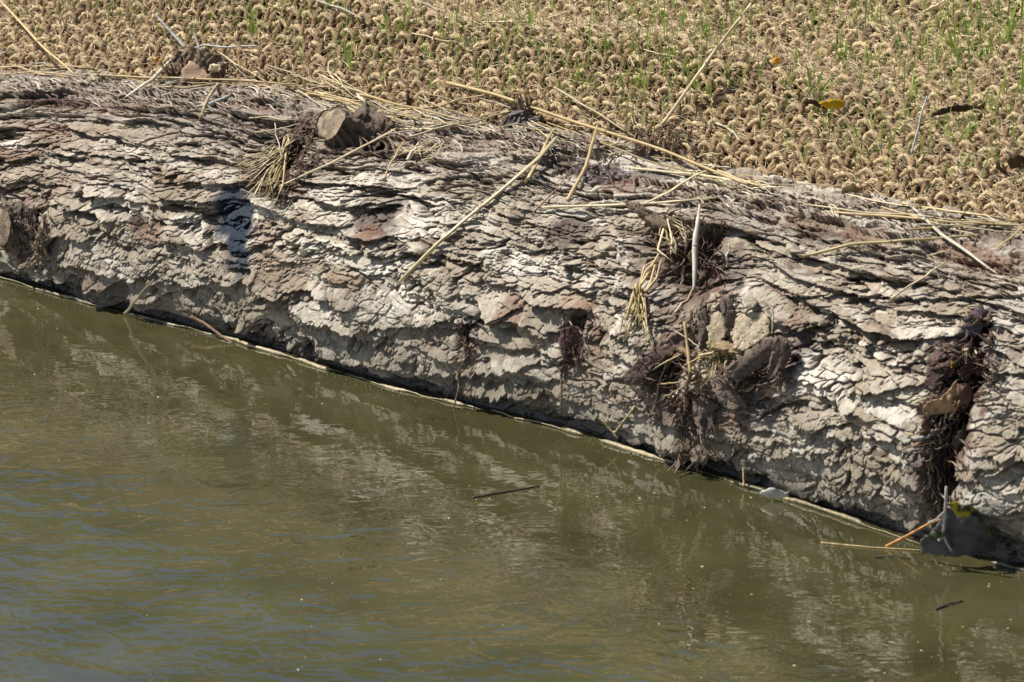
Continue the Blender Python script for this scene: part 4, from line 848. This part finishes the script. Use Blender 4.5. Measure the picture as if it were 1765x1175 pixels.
# pale water-worn edge of wood along the waterline
def wood_edge():
    m = material('wet_wood', (1, 1, 1), .35, .5, tint=True, var=.3, vscale=180, bump=.0008, bscale=500)
    for x0, x1, r0, c in [(-60, 200, .0035, (.30, .26, .14)), (190, 345, .003, (.34, .29, .16)), (335, 600, .0042, (.44, .36, .21)), (595, 845, .0042, (.46, .38, .22)), (850, 1012, .0046, (.46, .38, .22)), (1040, 1190, .0048, (.42, .34, .19)), (1170, 1330, .003, (.28, .24, .13)), (1320, 1600, .0045, (.30, .24, .12)), (1715, 1830, .006, (.36, .32, .23))]:
        mb = MB(); n = int((x1-x0)/2.2); px = np.linspace(x0, x1, n)
        s = np.interp(px, np.arange(-100, 1900, 100), [(onz(a, np.interp(a, np.arange(0, 1801, 100), WY))-OO)@AX for a in np.arange(-100, 1900, 100)])
        lam = np.linspace(0, 1, n); env = np.clip(np.minimum(lam, 1-lam)*14, .15, 1)
        Pq = OO+s[:, None]*AX+NI*(WOF(s)-.0065+.0028*fbm(s/.03, s*0, 3, 3))[:, None]+ZZ*(.0012+.0012*fbm(s/.02, s*0+5, 4, 3))[:, None]
        env = env*(.25+.75*sstep(.30, .45, noise(s/.035+7, s*0+3, 2)))
        V, Q = tube(Pq, r0*.58*env*(1+.30*fbm(s/.04, s*0+2, 5, 3)), 10, .8, .06, int(x0)+99)
        cc = np.repeat(np.array(c)[None]*.66*(1+.7*fbm(s/.02, s*0+9, 6, 3))[:, None], 10, 0); cc = np.vstack([cc, cc[:1], cc[-1:]]); mb.add(V, Q, cc)
        mb.build('worn_edge', m, log)
WY = [475, 505, 532, 556, 582, 612, 643, 670, 695, 717, 745, 775, 806, 838, 867, 903, 940, 965, 985]
wood_edge()

# glossy beads, added for sun glints, and specks along the foot of the log
def beads():
    mb = MB(); an = np.arange(8)/8*2*np.pi
    def bead(x, y, r):
        c = onz(x, y, 0)
        V = [c+np.array([math.cos(a)*r*math.cos(e), math.sin(a)*r*math.cos(e), r*math.sin(e)]) for e in (0, .6, 1.1) for a in an]+[c+np.array([0, 0, r])]
        j = np.arange(8); j2 = (j+1) % 8; Q = np.vstack([np.stack([i*8+j, i*8+j2, i*8+8+j2, i*8+8+j], -1) for i in (0, 1)]); mb.add(np.array(V), np.vstack([Q, np.stack([16+j, 16+j2, np.full(8, 24), np.full(8, 24)], -1)]))
    for x0, x1, n in [(0, 140, 60), (230, 410, 60), (560, 700, 30), (1010, 1190, 60), (1310, 1365, 30), (1540, 1600, 26), (1720, 1765, 20), (0, 1765, 60)]:
        for _ in range(n):
            x = rs.uniform(x0, x1); bead(x, np.interp(x, np.arange(0, 1801, 100), WY)+7+abs(rs.normal(0, 6)), rs.uniform(.0004, .0013))
    m = bpy.data.materials.new('glint_bead'); m.use_nodes = True; p = m.node_tree.nodes['Principled BSDF']; p.inputs['Base Color'].default_value = (.09, .085, .05, 1); p.inputs['Roughness'].default_value = .04; p.inputs['IOR'].default_value = 1.6
    tag(mb.build('glint_beads', m, cols=False), 'tiny glossy beads added along the foot of the log for sun glints', 'beads', kind='stuff')
    mb = MB()
    for _ in range(130):
        x = rs.uniform(-20, 1785); y = rs.uniform(np.interp(x, np.arange(0, 1801, 100), WY)+12, 1190); c = onz(x, y, .0004); a = rs.uniform(0, 3); r = rs.uniform(.0005, .0016)
        V = c+np.array([[math.cos(a+k)*r*f, math.sin(a+k)*r*f, 0] for k, f in ((0, 1), (1.3, .5), (2.6, .8), (3.6, .9), (5, .5))]); V = np.vstack([V, c+np.array([[0, 0, .0005]])])
        mb.add(V, np.array([[i, (i+1) % 5, 5] for i in range(5)]), TONE[['dark', 'brown', 'dull', 'pale'][rs.randint(4)]])
    tag(mb.build('floating_specks', M_SPLINT), 'tiny specks of plant litter floating on the water', 'litter', kind='stuff')
beads()
# ------------------------------------------------------------------ grass
def blade(mb, base, h, w_, lean, bend, col, n=6, face=None):
    t = np.linspace(0, 1, n); az = face if face is not None else rs.uniform(0, 6.28); side = np.array([math.cos(az), math.sin(az), 0])
    c = base+np.outer(t, np.array([0, 0, 1])*h*(1-bend*.3))+np.outer(t, lean*h*.4)+np.outer(t**2.2, lean*h*bend)-np.outer(t**3, np.array([0, 0, 1])*h*bend*.35)
    ww = w_*.5*np.array([.55, .9, 1, .85, .55, .05])[:n]
    V = np.stack([c-side*ww[:, None], c+side*ww[:, None]+np.array([0, 0, .0]), ], 1).reshape(-1, 3)
    i = np.arange(n-1)[:, None]*2; Q = i+np.array([[0, 1, 3, 2]])
    cc = np.array(col)[None]*(np.linspace(.85, 1.15, n)[:, None]); mb.add(V, Q, np.repeat(cc, 2, 0))
GC = [(.26, .42, .05), (.34, .48, .08), (.18, .31, .05), (.40, .49, .12), (.24, .36, .12)]
def grass():
    mb = MB(); n = 0
    while n < 2700:
        x = rs.uniform(-60, 1820); y = rs.uniform(-140, 380)
        top = np.interp(x, [0, 500, 800, 1100, 1300, 1765], [100, 130, 175, 235, 290, 360])
        if y > top-8: continue
        dens = (.25+.75*sstep(top, -40, y))*(.45+.55*sstep(300, 1100, x))*(.3+.7*sstep(-.35, .5, fbm(np.array([x/130]), np.array([y/80]), 4, 3))[0])
        if rs.rand() > dens*1.1: continue
        h = rs.uniform(.012, .038)*(.8+.5*rs.rand()); l = np.array([rs.normal(0, .22), rs.normal(0, .2), 0])
        if rs.rand() < .1: h *= .5; wd = rs.uniform(.0014, .0022)
        else: wd = rs.uniform(.0008, .0015)
        blade(mb, hit(x, y)-ZZ*.006, h+.006, wd, l, rs.uniform(0, .9), GC[rs.randint(5)], face=rs.normal(0, .5)); n += 1
    tag(mb.build('grass', M_GRASS), 'thin scattered green grass blades sprouting through the coir mat', 'grass', kind='stuff')
    # some pale dry ones
grass()
for x, y, hh, n, wd, lb in [(600, 112, 105, 7, .0022, 'tall green grass tuft on the mat above the matted straw heap'), (440, 58, 75, 6, .002, 'grass tuft near the top edge above the stump'), (690, 60, 60, 5, .0018, 'grass tuft at the top between two whitish straws'),
                      (1050, 88, 60, 5, .0026, 'broad bladed grass tuft right of the top middle'), (915, 45, 60, 4, .002, 'grass tuft at the top edge left of the pale straw end'), (1405, 155, 65, 7, .0026, 'bright grass tuft just above the yellow leaf'),
                      (1362, 160, 62, 4, .002, 'slim grass tuft left of the yellow leaf'), (1640, 90, 70, 6, .0024, 'grass tuft near the upper right'), (1732, 70, 80, 6, .003, 'tall broad grass tuft in the upper right corner'), (1710, 95, 70, 4, .003, 'leaning grass blades left of the corner tuft'),
                      (828, 150, 45, 3, .0022, 'small grass tuft just above the long golden straw'), (1108, 150, 62, 5, .002, 'grass tuft above the tall leaning straw foot'), (1538, 262, 55, 3, .002, 'small grass tuft left of the grey blade'), (1645, 295, 55, 4, .0022, 'grass tuft low on the right of the mat'),
                      (1200, 152, 60, 4, .0024, 'grass tuft beside the leaning whitish straw'), (1268, 150, 62, 3, .002, 'grass pair between leaning straw and orange scrap'), (1450, 100, 50, 5, .0018, 'fine grass tuft above and right of the yellow leaf'), (1750, 160, 70, 5, .0022, 'arching grass tuft at the right edge'), (1655, 240, 60, 4, .0018, 'fine tuft below the long narrow dark leaf'), (1500, 110, 60, 4, .002, 'grass tuft midway along the right half')]:
    mb = MB(); 
    for k in range(n):
        b = hit(x+rs.normal(0, 7), y+rs.normal(0, 3)); h = hh*PX*rs.uniform(.6, 1.2)
        blade(mb, b-ZZ*.005, h+.005, wd*rs.uniform(.5, 1), np.array([rs.normal(0, .35), rs.normal(0, .15), 0]), rs.uniform(.1, 1), GC[rs.randint(4)], face=rs.normal(0, .4))
    tag(mb.build('grass_tuft', M_GRASS), lb, 'grass tuft')

# ------------------------------------------------------------------ water
def water():
    m = bpy.data.materials.new('water'); m.use_nodes = True; N = m.node_tree; L = N.links; p = N.nodes['Principled BSDF']
    p.inputs['Roughness'].default_value = .0; p.inputs['IOR'].default_value = 2.7; p.inputs['Specular IOR Level'].default_value = .5
    tc = N.nodes.new('ShaderNodeTexCoord')
    def noisen(scale, sc=(1, 1, 1), det=2, rgh=.5, dist=0.0):
        mp = N.nodes.new('ShaderNodeMapping'); mp.inputs['Scale'].default_value = sc; L.new(tc.outputs['Object'], mp.inputs[0])
        nz = N.nodes.new('ShaderNodeTexNoise'); nz.inputs['Scale'].default_value = scale; nz.inputs['Detail'].default_value = det; nz.inputs['Roughness'].default_value = rgh; nz.inputs['Distortion'].default_value = dist
        L.new(mp.outputs[0], nz.inputs[0]); return nz.outputs[0]
    cr = N.nodes.new('ShaderNodeValToRGB'); e = cr.color_ramp.elements; e[0].position = .32; e[0].color = (.040, .038, .015, 1); e[1].position = .68; e[1].color = (.074, .067, .028, 1)
    L.new(noisen(9, (1, 1, 1), 5, .6), cr.inputs[0]); L.new(cr.outputs[0], p.inputs['Base Color'])
    def mth(op, a, b):
        x = N.nodes.new('ShaderNodeMath'); x.operation = op
        for i, q in enumerate((a, b)):
            if isinstance(q, (int, float)): x.inputs[i].default_value = q
            else: L.new(q, x.inputs[i])
        return x.outputs[0]
    # ripples grow away from the sheltered foot of the log
    sx = N.nodes.new('ShaderNodeVectorMath'); sx.operation = 'DOT_PRODUCT'; L.new(tc.outputs['Object'], sx.inputs[0]); sx.inputs[1].default_value = tuple(-NI)
    dd = mth('ADD', sx.outputs['Value'], float(OO@NI)); rp = N.nodes.new('ShaderNodeMapRange'); rp.inputs[1].default_value = .0; rp.inputs[2].default_value = .75; rp.inputs[3].default_value = .25; rp.inputs[4].default_value = 2.0; L.new(dd, rp.inputs[0])
    h = mth('MULTIPLY', noisen(9, (1, .8, 1), 1, .4, .3), .0016)
    h = mth('ADD', h, mth('MULTIPLY', noisen(28, (.85, 1.0, 1), 2, .5, 1.1), .00085))
    h = mth('ADD', h, mth('MULTIPLY', noisen(85, (.45, 1.2, 1), 1, .5, .4), .00020))
    h = mth('MULTIPLY', h, rp.outputs[0])
    bp = N.nodes.new('ShaderNodeBump'); bp.inputs['Strength'].default_value = 1; bp.inputs['Distance'].default_value = 1.0; L.new(h, bp.inputs['Height']); L.new(bp.outputs[0], p.inputs['Normal'])
    V = np.array([[-40, -40, 0], [40, -40, 0], [40, 40, 0], [-40, 40, 0]], float)
    tag(mesh_np('water', V, [[0, 1, 2, 3]], m), 'murky olive water rippling in front of the log', kind='structure')
water()
print('scene built')
